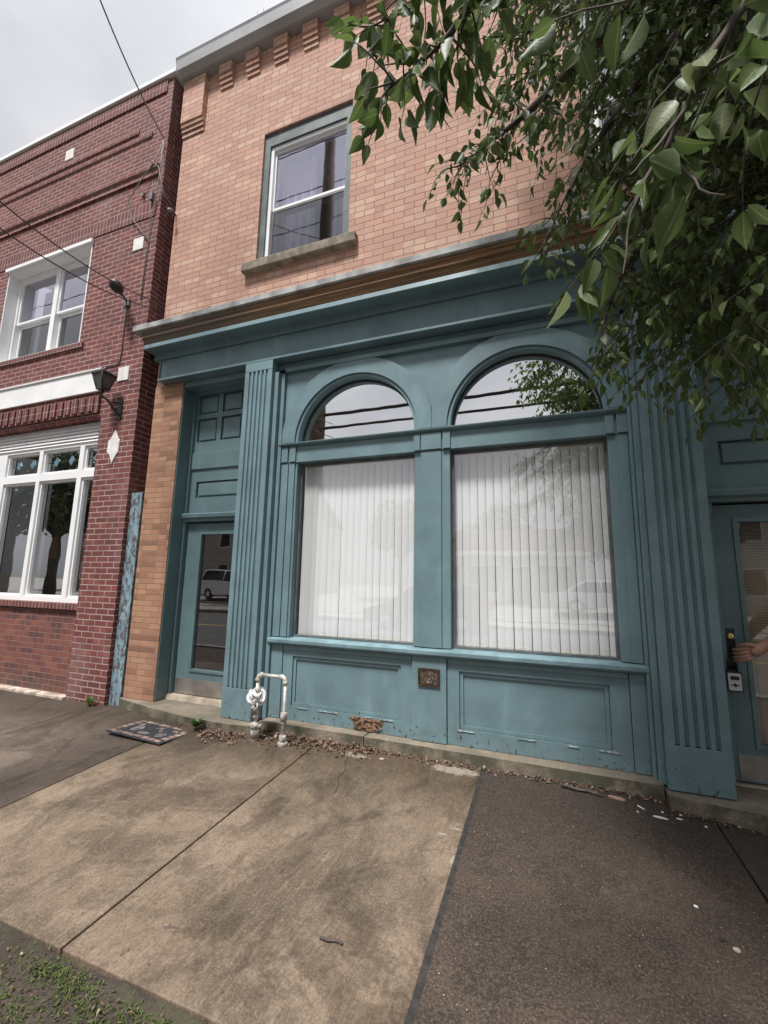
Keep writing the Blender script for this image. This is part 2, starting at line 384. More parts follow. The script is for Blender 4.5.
# ------------------------------------------------------------------ sky and light: overcast afternoon
SUN_EL, SUN_AZ = math.radians(63), math.radians(188)     # azimuth from +y, clockwise: behind the camera to the left
w = bpy.data.worlds.new('World'); sc.world = w; w.use_nodes = True
wt = w.node_tree; bg = wt.nodes['Background']; bg.inputs[1].default_value = .056
sky = wt.nodes.new('ShaderNodeTexSky'); sky.sky_type = 'NISHITA'; sky.sun_disc = False; sky.sun_elevation = SUN_EL; sky.sun_rotation = SUN_AZ
hs = wt.nodes.new('ShaderNodeHueSaturation'); hs.inputs['Saturation'].default_value = .22; wt.links.new(sky.outputs[0], hs.inputs['Color'])
tc = wt.nodes.new('ShaderNodeTexCoord')
mp = wt.nodes.new('ShaderNodeMapping'); mp.inputs['Scale'].default_value = (1, 1, 2.2); wt.links.new(tc.outputs['Generated'], mp.inputs[0])
nz = wt.nodes.new('ShaderNodeTexNoise'); nz.inputs['Scale'].default_value = 2.3; nz.inputs['Detail'].default_value = 6; nz.inputs['Roughness'].default_value = .5; wt.links.new(mp.outputs[0], nz.inputs['Vector'])
cr = wt.nodes.new('ShaderNodeValToRGB'); wt.links.new(nz.outputs['Fac'], cr.inputs[0])
cr.color_ramp.elements[0].position = .33; cr.color_ramp.elements[0].color = (5.5,5.65,6.2,1)
cr.color_ramp.elements[1].position = .68; cr.color_ramp.elements[1].color = (8.6,8.6,8.75,1)
mx = wt.nodes.new('ShaderNodeMix'); mx.data_type = 'RGBA'; mx.inputs[0].default_value = .82
wt.links.new(hs.outputs[0], mx.inputs[6]); wt.links.new(cr.outputs[0], mx.inputs[7])
sp_ = wt.nodes.new('ShaderNodeSeparateXYZ'); wt.links.new(tc.outputs['Generated'], sp_.inputs[0])
mr_ = wt.nodes.new('ShaderNodeMapRange'); wt.links.new(sp_.outputs[2], mr_.inputs[0])
for i_, v_ in enumerate((0., .9, .42, 1.16)): mr_.inputs[i_+1].default_value = v_
vm_ = wt.nodes.new('ShaderNodeVectorMath'); vm_.operation = 'SCALE'; wt.links.new(mx.outputs[2], vm_.inputs[0]); wt.links.new(mr_.outputs[0], vm_.inputs['Scale'])
wt.links.new(vm_.outputs[0], bg.inputs[0])
sl = bpy.data.lights.new('sun', 'SUN'); sl.energy = 2.5; sl.angle = math.radians(10); sl.color = (1., .985, .96)
so = bpy.data.objects.new('sun', sl); COL.objects.link(so); so.location = (0,-10,20)
sd = Vector((math.sin(SUN_AZ)*math.cos(SUN_EL), math.cos(SUN_AZ)*math.cos(SUN_EL), math.sin(SUN_EL)))
so.rotation_euler = sd.to_track_quat('Z', 'Y').to_euler()
sc.view_settings.view_transform = 'Standard'; sc.view_settings.look = 'None'; sc.view_settings.exposure = 1.18; sc.view_settings.gamma = 1

# ------------------------------------------------------------------ the ground
def gz(x, y):
    s_ = .045*min(0., y+.1) if y > -4.5 else -.198
    return s_ - .035*sm(-3., -4.6, x) - .045*sm(.3, 1.4, x)
def slab(x0, x1, y0, y1, m, name='pavement', nx=10, ny=14, up=0.):
    mb = MB(); g = [[mb.bm.verts.new((x0+(x1-x0)*i/nx, y0+(y1-y0)*j/ny, gz(x0+(x1-x0)*i/nx, y0+(y1-y0)*j/ny)+up)) for j in range(ny+1)] for i in range(nx+1)]
    for i in range(nx):
        for j in range(ny): mb.bm.faces.new([g[i][j], g[i+1][j], g[i+1][j+1], g[i][j+1]])
    loop = [g[i][0] for i in range(nx+1)] + [g[nx][j] for j in range(1, ny+1)] + [g[i][ny] for i in range(nx-1, -1, -1)] + [g[0][j] for j in range(ny-1, 0, -1)]
    low = [mb.bm.verts.new((v.co.x, v.co.y, v.co.z-.09)) for v in loop]
    for k in range(len(loop)):
        k2 = (k+1) % len(loop); mb.bm.faces.new([loop[k2], loop[k], low[k], low[k2]])
    return kind(obj(name, mb, m, bev=.006), 'structure')
g = MB(); g.face([(-400,-400,-.34),(400,-400,-.34),(400,400,-.34),(-400,400,-.34)]); kind(obj('ground', g, plain('far_ground', (.10,.10,.07), .95, .3, .2)), 'structure')
JX = [-9.7, -8.17, -6.64, -5.11, -3.585, -2.05, -.525, 1.005, 2.535, 4.065, 5.6, 7.1, 8.6]
mats = {3: 'slab_grey', 4: 'slab_tan2', 5: 'slab_tan', 6: 'slab_agg', 7: 'slab_agg'}
for i in range(len(JX)-1):
    gap = .007 if i not in (5,6) else .012
    slab(JX[i]+.006, JX[i+1]-(.022 if i == 5 else .006), -2.47, .12, M[mats.get(i, 'slab_grey')])
    if i in (5,):   # tarred strip filling the wide joint
        mb = MB(); n = 16
        for k in range(n):
            ya, yb = -2.5+2.3*k/n, -2.5+2.3*(k+1)/n; xx = JX[6]-.02; wd = .034
            mb.face([(xx-.004,ya,gz(xx,ya)-.004),(xx+wd,ya,gz(xx,ya)-.004),(xx+wd,yb,gz(xx,yb)-.004),(xx-.004,yb,gz(xx,yb)-.004)])
        kind(obj('tar_joint', mb, plain('tar', (.028,.025,.023), .85, .4, 30, .6, 90)), 'structure')
bed = MB(); bed.face([(-30,-4.42,-.315),(30,-4.42,-.315),(30,.3,-.1),(-30,.3,-.1)]); kind(obj('ground', bed, M['soil']), 'structure')
# verge: a lumpy strip of soil between pavement and kerb
vb = MB(); NX, NY = 160, 24
vx = [-12+18*i/NX for i in range(NX+1)]; vy = [-4.27+1.795*j/NY for j in range(NY+1)]
vg = [[vb.bm.verts.new((x, y, gz(x, y) - .012 + .012*math.sin(x*5.1+y*3)*math.sin(y*7.3-x*2) + random.uniform(-.008,.008))) for y in vy] for x in vx]
for i in range(NX):
    for j in range(NY): vb.bm.faces.new([vg[i][j], vg[i+1][j], vg[i+1][j+1], vg[i][j+1]]).smooth = True
kind(obj('verge', vb, M['soil']), 'structure')
kb = MB(); kb.box(-40, 40, -4.42, -4.275, -.36, -.19); kind(obj('kerb', kb, M['kerb'], bev=.02), 'structure')
rd = MB(); rd.box(-120, 120, -13., -4.42, -.36, -.31); kind(obj('road', rd, M['asphalt']), 'structure')
kb = MB(); kb.box(-120, 120, -13.15, -13., -.36, -.15); kind(obj('kerb', kb, M['kerb'], bev=.02), 'structure')
pv = MB(); pv.box(-120, 120, -15., -13.152, -.36, -.155); kind(obj('pavement', pv, M['kerb']), 'structure')
lt = MB(); lt.prism([(-120,-15.003,-.35),(-120,-15.003,-.12),(-120,-17,.15),(-120,-60,.3),(-120,-60,-.35)], [(120,-15.003,-.35),(120,-15.003,-.12),(120,-17,.15),(120,-60,.3),(120,-60,-.35)]); kind(obj('parking_lot', lt, plain('pale_lot', (.24,.23,.215), .9, .2, 1.5)), 'structure')
ln = MB(); ln.box(-120, 120, -8.8, -8.68, -.3095, -.306); kind(obj('road_marking', ln, plain('road_yellow', (.5,.36,.06), .8)), 'structure')

# ------------------------------------------------------------------ main building
B = thing('storefront_building', (-1.015, 0, 0), 'salmon brick two storey shop with teal painted wooden storefront, twin arched windows and fluted pilasters', 'building')
# brick upper wall with two windows
UW = [(-3.32, -2.014, 5.455, 7.40), (.52, 1.83, 5.455, 7.40)]
obj('upper_wall', MB().wall(-4.80, 2.77, 4.0, 8.90, 0, .30, UW+[(-4.26, 2.23, 3.99, 4.7)]), M['brick'], B)
pieces('side_wall', [(-4.80, -4.62, .302, 11, 0, 9.2), (2.59, 2.77, .302, 11, 0, 9.2), (-4.80, 2.77, 11.002, 11.2, 0, 9.2)], M['brick'], B)
obj('roof', MB().box(-4.82, 2.82, .26, 11.2, 9.203, 9.25), M['gutter'], B)
for x0, x1 in ((-4.78, -4.30), (2.27, 2.75)): obj('brick_pier', MB().box(x0, x1, -.03, .299, .03, 3.995), M['brick_pier'], B, bev=.004)
# corbel table under the gutter
def corbel(x0, x1, zb, yd):
    mb = MB()
    for k in range(3): mb.box(x0, x1, -yd*(k+1)/4, .01, zb+.067*k, zb+.067*(k+1)-.001)
    mb.box(x0, x1, -yd, .01, zb+.2, 8.86); obj('corbel', mb, M['brick'], B)
corbel(-4.80, -4.40, 7.90, .075)
for k in range(13):
    corbel(-4.15+.462*k, -3.93+.462*k, 8.47, .075)
corbel(2.37, 2.77, 7.90, .075)
gm = MB(); gm.pyz([(.255,8.84),(-.12,8.84),(-.20,8.89),(-.22,9.04),(-.235,9.08),(-.20,9.09),(.255,9.1)], -4.84, 2.84); obj('gutter', gm, M['gutter'], B, bev=.006)
st = MB()
for x in (-3.5, -3.4): st.tube([(x,-.1,9.15),(x-.02,-.1,9.42)], .006, 5)
obj('wire_stub', st, M['greycable'], B)
# upper windows
for (x0, x1, z0, z1) in UW:
    f = obj('upper_window', MB().frame(x0+.002, x1-.002, z0, z1-.002, .03, .24, .085, .19, .012), M['dkframe'], B, bev=.006)
    obj('frame', MB().frame(x0+.09, x1-.05, z0+.014, z1-.195, .055, .20, .045, .05, .03), M['vinyl'], f, bev=.004)
    zm = z0+.80
    obj('upper_sash', MB().frame(x0+.137, x1-.097, zm, z1-.247, .09, .125, .022, .03, .035), M['vinyl'], f, bev=.003)
    obj('lower_sash', MB().frame(x0+.137, x1-.097, z0+.046, zm-.002, .13, .165, .035, .05, .06), M['vinyl'], f, bev=.003)
    obj('screen_frame', MB().frame(x0+.137, x1-.097, z0+.046, zm-.004, .085, .10, .03, .035, .035), plain('screen_frame', (.10,.09,.09), .5), f)
    obj('pane', MB().box(x0+.158, x1-.118, .105, .109, zm+.034, z1-.276), M['glass_up'], f)
    obj('pane', MB().box(x0+.166, x1-.126, .091, .094, z0+.08, zm-.038), M['glass_scr'], f)
    s_ = MB(); s_.pyz([(-.09,z0-.135),(-.09,z0-.012),(.10,z0-.002),(.10,z0-.135)], x0-.15, x1+.125); obj('stone_sill', s_, M['stone'], B, bev=.012)
    cu = MB(); 
    def fold(xa, xb, zt, zb_, y):
        n = 40; a = []; 
        for i in range(n+1):
            u = i/n; a.append((xa+(xb-xa)*u, y+.03*math.sin(u*26)))
        vs = [[cu.bm.verts.new((x, yy, z)) for z in (zt, zb_)] for x, yy in a]
        for p, q in zip(vs, vs[1:]): cu.bm.faces.new([p[0], q[0], q[1], p[1]]).smooth = True
    fold(x0+.1, x0+.62, z1-.2, z0, .34); obj('curtain', cu, M['curtain'], f)
    cu = MB(); fold(x1-.4, x1-.08, z1-.2, z0, .35); obj('curtain', cu, M['curtain'], f)
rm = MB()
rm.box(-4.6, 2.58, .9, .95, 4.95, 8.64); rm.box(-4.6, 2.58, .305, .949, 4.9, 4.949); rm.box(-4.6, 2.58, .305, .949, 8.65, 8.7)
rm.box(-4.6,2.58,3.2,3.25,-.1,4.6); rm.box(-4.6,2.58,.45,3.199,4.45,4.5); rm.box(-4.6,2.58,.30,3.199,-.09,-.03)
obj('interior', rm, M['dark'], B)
# cornice: metal cap, stained wood moulding, teal crown, frieze
obj('cornice_cap', MB().pyz([(.0,4.76),(-.34,4.715),(-.34,4.64),(-.32,4.635),(.0,4.635)], -4.93, 2.90), M['cap'], B, bev=.006)
wd = MB(); wd.pyz([(-.002,4.632),(-.31,4.632),(-.31,4.60),(-.295,4.585),(-.295,4.55),(-.27,4.525),(-.25,4.48),(-.235,4.455),(-.235,4.43),(-.002,4.43)], -4.80, 2.78); obj('cornice_moulding', wd, M['cornice_wood'], B)
cr_ = MB(); cr_.pyz([(-.002,4.428),(-.31,4.428),(-.315,4.372),(-.29,4.368),(-.15,4.366),(-.145,4.30),(-.002,4.30)], -4.72, 2.69); obj('cornice_crown', cr_, M['teal'], B, bev=.004)
fr_ = MB(); fr_.box(-4.62, 2.59, -.115, -.002, 4.03, 4.297); fr_.box(-4.625, 2.595, -.150, -.002, 4.0, 4.028); fr_.box(-4.635,-4.622,-.13,-.002,4.03,4.296); obj('frieze', fr_, M['teal'], B, bev=.004)
pieces('soffit', [(-4.298, 2.268, -.012, .28, 3.925, 3.995), (-2.744, .699, -.045, .05, 3.872, 3.923)], M['teal'], B, .004)
# fluted pilasters
def pilaster(x0, x1):
    mb = MB(); yf, yb = -.15, .06; n = 5; W = x1-x0; m_ = .045; pitch = (W-2*m_)/n; gw = .030
    pts = [(x0, yb), (x0, yf)]
    for k in range(n):
        c = x0+m_+pitch*(k+.5)
        for a in (180, 150, 120, 90, 60, 30, 0): pts.append((c+gw/2*math.cos(math.radians(a)), yf+.0235*math.sin(math.radians(a))))
    pts += [(x1, yf), (x1, yb)]
    mb.pxy(pts, .372, 3.885)
    p = obj('pilaster', mb, M['teal'], B)
    obj('base_block', MB().box(x0-.002, x1+.002, yf-.002, yb, .065, .371), M['teal'], p, bev=.006)
    obj('cap_block', MB().box(x0-.001, x1+.001, yf-.001, yb, 3.886, 3.998), M['teal'], p, bev=.005)
pilaster(-3.226, -2.85); pilaster(.774, 1.174)
for a, b, y in ((-2.848, -2.795, -.10), (-2.793, -2.745, -.045), (.728, .772, -.10), (.700, .726, -.06)): obj('pilaster_return', MB().box(a, b, y, .06, .075, 3.86), M['teal'], B, bev=.006)
pieces('pilaster_return', [(-3.30,-3.228,-.06,.28,.09,3.92), (1.180,1.25,.08,.28,.06,3.92)], M['teal'], B, .006)
# arch panel with two half round openings
AC = ((-1.866, 3.01, .684), (-.142, 3.01, .684)); ZT = 3.870; NA = 48
xs_ = [-2.744]
for cx, cz, r in AC: xs_ += [cx-r*math.cos(PI*k/NA) for k in range(NA+1)]
xs_ += [.699]
def zl_(x):
    for cx, cz, r in AC:
        if abs(x-cx) < r: return cz+.002+math.sqrt(r*r-(x-cx)**2)
    return 3.012
ap = obj('arch_panel', MB().column_strip([(x, zl_(x), x, ZT) for x in xs_], .0, .075), M['teal'], B)
def arc(cx, cz, r, clip=None):
    o = []
    for k in range(NA+1):
        x, z = cx-r*math.cos(PI*k/NA), cz+.004+r*math.sin(PI*k/NA)
        if clip: x = max(clip[0], min(clip[1], x)); z = min(z, ZT-.003)
        o.append((x, z))
    return o
for i, (cx, cz, r) in enumerate(AC):
    clip = (-2.74, -1.006) if i == 0 else (-1.002, .697)
    ring = lambda a, b: [(p[0], p[1], q[0], q[1]) for p, q in zip(a, b)]
    rg = obj('archivolt', MB().column_strip(ring(arc(cx,cz,r+.028), arc(cx,cz,.885,clip)), -.040, -.001), M['teal'], B)
    obj('bead', MB().column_strip(ring(arc(cx,cz,r-.006), arc(cx,cz,r+.026)), -.02, .072), M['teal'], rg)
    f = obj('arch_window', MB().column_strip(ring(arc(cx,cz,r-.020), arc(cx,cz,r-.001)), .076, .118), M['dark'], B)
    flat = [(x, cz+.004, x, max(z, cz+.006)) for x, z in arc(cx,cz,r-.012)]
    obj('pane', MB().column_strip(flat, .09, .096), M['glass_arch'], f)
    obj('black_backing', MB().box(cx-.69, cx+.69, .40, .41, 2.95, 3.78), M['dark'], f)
# transom bar, mullions and stiles
tb = MB(); tb.box(-2.744, .699, -.010, .12, 2.785, 2.965); tb.pyz([(.1,2.967),(-.015,2.967),(-.055,2.985),(-.06,3.003),(.1,3.009)], -2.77, .725); obj('transom_bar', tb, M['teal'], B, bev=.004)
pieces('transom_block', [(a, b, -.032, -.012, 2.79, 2.962) for a, b in ((-2.742,-2.66), (-2.64,-2.56), (-1.19,-1.125), (-1.115,-.91), (-.895,-.82), (.53,.60), (.62,.70))], M['teal'], B, .004)
for a, b, strips in ((-2.744, -2.545, ((-2.742,-2.655),(-2.645,-2.57))), (-1.186, -.828, ((-1.115,-.91),)), (.546, .699, ((.62,.697),))):
    mb = MB(); mb.box(a, b, .0, .12, .90, 2.782)
    for p, q in strips: mb.box(p, q, -.018, -.001, .90, 2.782)
    obj('mullion', mb, M['teal'], B, bev=.005)
sl_ = MB(); sl_.pyz([(.12,.898),(-.02,.893),(-.065,.880),(-.065,.845),(-.04,.825),(.12,.825)], -2.77, .727); obj('window_sill', sl_, plain('sill_teal', (.15,.24,.265), .6, .22, 6, .3, 40), B, bev=.005)
for x0, x1, lab in ((-2.545, -1.186, 'left shop window pane with bunched blind edge'), (-.828, .546, 'right shop window pane reflecting the tree')):
    f = obj('shop_window', MB().frame(x0+.001, x1-.001, .899, 2.783, .075, .115, .022, .03, .02), plain('window_bead', (.11,.12,.12), .5), B)
    obj('pane', MB().box(x0+.012, x1-.012, .09, .096, .91, 2.77), M['glass_shop'], f)
# bulkhead
pieces('bulkhead_post', [(-2.744, -2.605, -.01, .1, .09, .823), (.59, .699, -.01, .1, .09, .823), (-1.19, -.868, -.022, .1, .09, .823)], M['teal'], B, .005)
def bulkhead(x0, x1, px0, px1, pz0=.225, pz1=.715):
    mb = MB().wall(x0, x1, .09, .822, .002, .05, [(px0, px1, pz0, pz1)])
    o = obj('bulkhead_panel', mb, M['teal'], B, bev=.005)
    obj('panel_moulding', MB().frame(px0+.004, px1-.004, pz0+.004, pz1-.004, .018, .05, .03), M['teal'], o, bev=.006)
    p = MB(); p.box(px0+.034, px1-.034, .034, .05, pz0+.034, pz1-.034); obj('panel_field', p, M['teal'], o, bev=.004)
    obj('cover_strip', MB().box(x0+.005, x1-.005, -.012, .0, .775, .82), M['teal'], o, bev=.004)
    return o
bl = bulkhead(-2.600, -1.195, -2.485, -1.305); br = bulkhead(-.863, .585, -.757, .445)
# rotted patch at the foot of the left panel: broken board edges and splinters
rt = MB(); prof = [(-1.83,.20),(-1.74,.215),(-1.66,.20),(-1.57,.21),(-1.47,.19),(-1.50,.14),(-1.56,.10),(-1.72,.095),(-1.76,.14)]
rt.pxz(prof, -.004, .001)
for k in range(26):
    x, z = random.uniform(-1.8,-1.5), random.uniform(.10,.2); a = random.gauss(0,.5); L = random.uniform(.03,.09)
    rt.tube([(x,-.008,z),(x+L*math.cos(a),-.012-random.random()*.012,z+L*math.sin(a))], .005, 4)
obj('rotted_patch', rt, plain('rotten_wood', (.20,.12,.075), .95, .6, 40, .7, 60), bl)
M['flaked'] = plain('flaked_white', (.30,.35,.34), .8, .5, 40)
for o_, zz, xs in ((bl, .212, (-2.48,-1.45)), (br, .212, (-.78,.42))):
    x = xs[0]
    while x < xs[1]:
        L = random.uniform(.03,.16)
        if random.random() < .55: sp = MB(); sp.pxz([(x,zz),(x+L,zz+random.uniform(-.006,.006)),(x+L*.8,zz+random.uniform(.003,.010)),(x+L*.2,zz+random.uniform(.003,.008))], -.006, .004); obj('flaking_paint', sp, M['flaked'], o_)
        x += L
# stone base and the door steps
pl = MB()
pl.pxy([(-2.45,-.125),(-1.62,-.122),(-1.62,.12),(-2.74,.12),(-2.74,-.125)], -.12, .088)
pl.pxy([(-1.612,-.122),(.745,-.15),(.745,.12),(-1.612,.12)], -.12, .086)
pl.pxy([(.755,-.235),(1.9,-.36),(2.9,-.36),(2.9,.30),(.755,.30)], -.14, .058)
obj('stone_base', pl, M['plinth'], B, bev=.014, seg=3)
st_ = MB(); st_.pxy([(-4.80,-.06),(-4.62,-.10),(-4.15,-.19),(-3.6,-.27),(-3.0,-.285),(-2.75,-.22),(-2.75,.30),(-4.80,.30)], -.16, .063)
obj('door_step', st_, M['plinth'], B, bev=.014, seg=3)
# doors
def doorway(xl, xr, mirror, kick_z):
    """xl..xr: inside of the recess; everything in its plane .17 m behind the frontage"""
    y = .20; d = obj('doorway', MB().frame(xl, xr, .09, 3.925, y-.04, y+.08, .042, .05, .001), M['teal_door'], B, bev=.005)
    for x0, x1 in ((-4.330, -4.292), ) if not mirror else ((2.21, 2.269),):
        obj('jamb', MB().box(x0, x1, -.015, y-.042, .07, 3.92), M['teal_door'], d, bev=.005)
    a, b = xl+.044, xr-.044
    obj('lintel', MB().pyz([(y+.05,2.185),(y-.05,2.185),(y-.055,2.215),(y-.08,2.235),(y-.085,2.275),(y-.07,2.29),(y+.05,2.292)], a-.06, b+.06), M['teal_door'], d, bev=.004)
    # overdoor: four raised panels above a long one
    c = (a+b)/2; op = MB(); w2 = (b-a)/2
    cols = ((a+.03, a+.345), (a+.415, a+.73))
    holes = [(p, q, z0, z1) for p, q in cols for z0, z1 in ((3.24,3.555),(3.62,3.895-.02))] + [(a+.09, b-.09, 2.50, 2.71)]
    op.wall(a, b, 2.294, 3.874, y, y+.05, holes)
    o = obj('overdoor_panel', op, M['teal_door'], d, bev=.004)
    obj('rail', MB().box(a, b, y-.02, y-.001, 2.87, 3.09), M['teal_door'], d, bev=.006)
    for p, q, z0, z1 in holes:
        rp = MB(); rp.box(p+.001, q-.001, y+.03, y+.045, z0+.001, z1-.001); rp.box(p+.025, q-.025, y+.008, y+.03, z0+.025, z1-.025); obj('raised_panel', rp, M['teal_door'], d, bev=.008)
    da, db = a+.015, b-.015; gl = (da+.20 if not mirror else da+.118, db-.125, .385 if not mirror else .31, 2.06)
    D = obj('door', MB().wall(da, db, .125 if not mirror else .06, 2.168, y+.01, y+.055, [gl]), M['teal_door'], B, bev=.004)
    obj('glazing_bead', MB().frame(gl[0]+.001, gl[1]-.001, gl[2]+.001, gl[3]-.001, y-.002, y+.05, .03), M['teal_door'], D, bev=.006)
    obj('pane', MB().box(gl[0]+.02, gl[1]-.02, y+.03, y+.034, gl[2]+.02, gl[3]-.02), M['glass_door_right' if mirror else 'glass_door'], D)
    obj('kick_plate', MB().box(da+.004, db-.004, y+.004, y+.009, kick_z[0], kick_z[1]), M['metal'], D, bev=.001)
    th = MB(); th.pyz([(y-.08,.064),(y-.06,kick_z[0]-.012),(y+.1,kick_z[0]-.006),(y+.1,.064)], xl, xr); obj('threshold', th, plain('threshold', (.35,.29,.22), .7, .3), d, bev=.003)
    return D, gl, da, db
DL, gL, dla, dlb = doorway(-4.300, -3.232, False, (.128,.30))
DR, gR, dra, drb = doorway(1.255, 2.268, True, (.085,.262))
# dark hall behind the left door, and a red-brown mat glimpsed inside
hall = MB(); hall.box(-4.2,-3.3,1.2,1.25,.1,2.2); obj('hall_wall', hall, plain('hall', (.42,.33,.25), .9), B)
# vertical blinds
for x0, x1, lab, seed in ((-2.52, -1.19, 'white vertical slat blind behind left shop window, slats bunched at its left end', 3), (-.81, .66, 'white vertical slat blind behind right shop window under the tree', 5)):
    t = thing('vertical_blind', ((x0+x1)/2, .158, .93), lab, 'window blind', 'vertical blinds behind the shop windows')
    obj('headrail', MB().box(x0, x1, .128, .188, 2.74, 2.80), M['blind'], t, bev=.003)
    rnd = random.Random(seed); x = x0+.03
    while x < x1-.02:
        left = seed == 3 and x < x0+.19
        step = .024 if left else .0765
        a = math.radians(rnd.uniform(48,62) if left else 5); wdt = .0362
        mb = MB(); pr = []; lean = rnd.uniform(-.003,.003)
        for k in range(7):
            u = -1+2*k/6; bow = .006*(1-u*u)
            pr.append((x+wdt*u*math.cos(a)+bow*math.sin(a), .158+wdt*u*math.sin(a)-bow*math.cos(a)))
        lo = [(px+lean, py, .915+rnd.uniform(-.002,.002)) for px, py in pr]; hi = [(px, py, 2.739) for px, py in pr]
        va = [mb.bm.verts.new(p) for p in lo]; vb_ = [mb.bm.verts.new(p) for p in hi]
        for k in range(6): mb.bm.faces.new([va[k], va[k+1], vb_[k+1], vb_[k]]).smooth = True
        obj('slat', mb, M['blind'], t); x += step
# mini blind behind the right door glass
t = thing('slatted_blind', ((gR[0]+gR[1])/2, .31, gR[2]), 'beige horizontal mini blind behind the glass of the right teal door', 'window blind')
mb = MB(); z = gR[2]+.03
while z < gR[3]-.02:
    mb.face([(gR[0]-.05,.300,z-.009),(gR[1]+.05,.300,z-.009),(gR[1]+.05,.316,z+.009),(gR[0]-.05,.316,z+.009)]); z += .021
so_ = obj('slats', mb, M['miniblind'], t); obj('headrail', MB().box(gR[0]-.05, gR[1]+.05, .29, .33, gR[3]-.02, gR[3]+.02), M['miniblind'], t)
ct = MB(); 
for x in (gR[0]+.09, gR[1]-.09): ct.tube([(x,.298,gR[2]),(x,.298,gR[3])], .002, 4)
obj('cord', ct, M['miniblind'], t)
# bronze cover plate on the central post
VP = thing('wall_plate', (-1.027,-.03,.57), 'small square ornate bronze plate on the centre post below the sill', 'wall plate')
obj('rim', MB().frame(-1.128,-.926,.567,.719,-.040,-.0225,.018), M['bronze'], VP, bev=.004)
pb = MB(); pb.box(-1.109,-.945,-.030,-.0225,.586,.70)
for rr in (.05,.036,.02): 
    pb.tube([(-1.027+rr*1.1*math.cos(a*PI/12), -.033, .643+rr*math.sin(a*PI/12)) for a in range(25)], .0045, 6)
for k in range(14):
    a = k*2*PI/14; pb.tube([(-1.027+.055*math.cos(a),-.033,.643+.042*math.sin(a)),(-1.027+.074*math.cos(a+.25),-.033,.643+.052*math.sin(a+.25))], .004, 5)
for sx in (-1,1):
    for k in range(5): pb.ball((-1.027+sx*.074,-.032,.598+.022*k), .007, 1)
obj('relief', pb, plain('relief_bronze', (.17,.13,.10), .4, .5, 60, Metallic=.5), VP)
# right door hardware
lk = thing('door_handle_set', (1.332,.19,.86), 'dark handle plate with brass deadbolt on the right teal door', 'door handle')
hb = MB(); hb.box(1.298,1.370,.192,.2085,.865,1.185); obj('back_plate', hb, M['black'], lk, bev=.006)
obj('deadbolt', MB().lathe([(.0,-.022),(.018,-.022),(.027,-.016),(.029,0)], (1.337,.190,1.125), 'y', 20), M['brass'], lk)
obj('key_slot', MB().box(1.3355,1.3385,.1655,.1675,1.108,1.132), M['black'], lk)
obj('grip', MB().tube([(1.334,.19,1.045),(1.334,.155,1.045),(1.334,.132,1.03),(1.334,.128,.98),(1.334,.132,.915),(1.334,.155,.895),(1.334,.19,.895)], [.011,.011,.012,.013,.012,.011,.011], 10), M['black'], lk)
LB = thing('lock_box', (1.345,.12,.70), 'silver and black key lock box hanging from the right door handle', 'lock box')
def rrect(x0,x1,z0,z1,r,n=5):
    p=[]
    for cx,cz,a0 in ((x1-r,z0+r,-90),(x1-r,z1-r,0),(x0+r,z1-r,90),(x0+r,z0+r,180)):
        for k in range(n+1): a=math.radians(a0+90*k/n); p.append((cx+r*math.cos(a),cz+r*math.sin(a)))
    return p
LBX, LBZ = -.035, .035
obj('case', MB().pxz(rrect(1.296,1.396,.695,.842,.014), .105, .15), M['black'], LB, bev=.004)
obj('face', MB().pxz(rrect(1.305,1.387,.704,.828,.010), .1015, .1055), M['silver'], LB, bev=.001)
fm = MB(); fm.pxz(rrect(1.318,1.374,.780,.808,.008), .0985, .1012); fm.pxz([(1.312,.742),(1.338,.748),(1.346,.758),(1.354,.748),(1.380,.742),(1.354,.736),(1.346,.727),(1.338,.736)], .0985, .1012); obj('emblem', fm, M['black'], LB)
obj('shackle', MB().tube([(1.318,.128,.84),(1.318,.128,.90),(1.325,.128,.925),(1.345,.128,.935),(1.366,.128,.925),(1.373,.128,.90),(1.373,.128,.84)], .007, 8), M['black'], LB)

for o_ in LB.children: o_.location.x += LBX; o_.location.z += LBZ

# ------------------------------------------------------------------ red brick neighbour
N = thing('brick_building', (-7.4,-.1,0), 'dark red brick two storey building with white framed windows and pale stone blocks', 'building')
Yn = -.10
UWN = (-8.35, -6.32, 4.875, 6.56); BWN = (-9.3, -5.665, 1.13, 3.66)
obj('upper_wall', MB().wall(-11.5, -4.99, 3.66, 9.0, Yn, .35, [UWN]), M['brick_red'], N)
pieces('brick_pier', [(-5.664, -4.99, Yn, .35, -.12, 3.659), (-11.5, -9.30, Yn, .35, -.12, 3.659)], M['brick_red'], N)
obj('side_wall', MB().box(-5.2, -4.99, .352, 11, -.2, 9.0), M['brick_red'], N)
lw = MB(); lw.box(-9.298, -5.666, -.03, .35, -.12, 1.04); obj('apron_wall', lw, M['brick_low'], N)
rl = MB(); rl.box(-9.298, -5.667, -.075, .3, 1.042, 1.125); obj('brick_sill', rl, M['brick_soldier'], N, bev=.006)
rl = MB(); rl.box(-8.5, -6.22, Yn-.03, .3, 4.79, 4.872); obj('brick_sill', rl, M['brick_soldier'], N, bev=.006)
co = MB(); co.box(-11.6, -4.93, Yn-.05, .45, 9.003, 9.075); obj('coping', co, M['white'], N, bev=.006)
obj('roof', MB().box(-11.5,-4.95,.4,11,8.6,8.7), M['gutter'], N)
bd = MB(); bd.box(-11.5, -5.10, Yn-.02, Yn-.001, 8.76, 8.99); bd.box(-11.5, -5.06, Yn-.012, Yn-.001, 6.62, 6.86); bd.box(-9.35,-5.70,Yn-.035,Yn-.001,3.72,3.97); obj('soldier_course', bd, M['brick_soldier'], N)
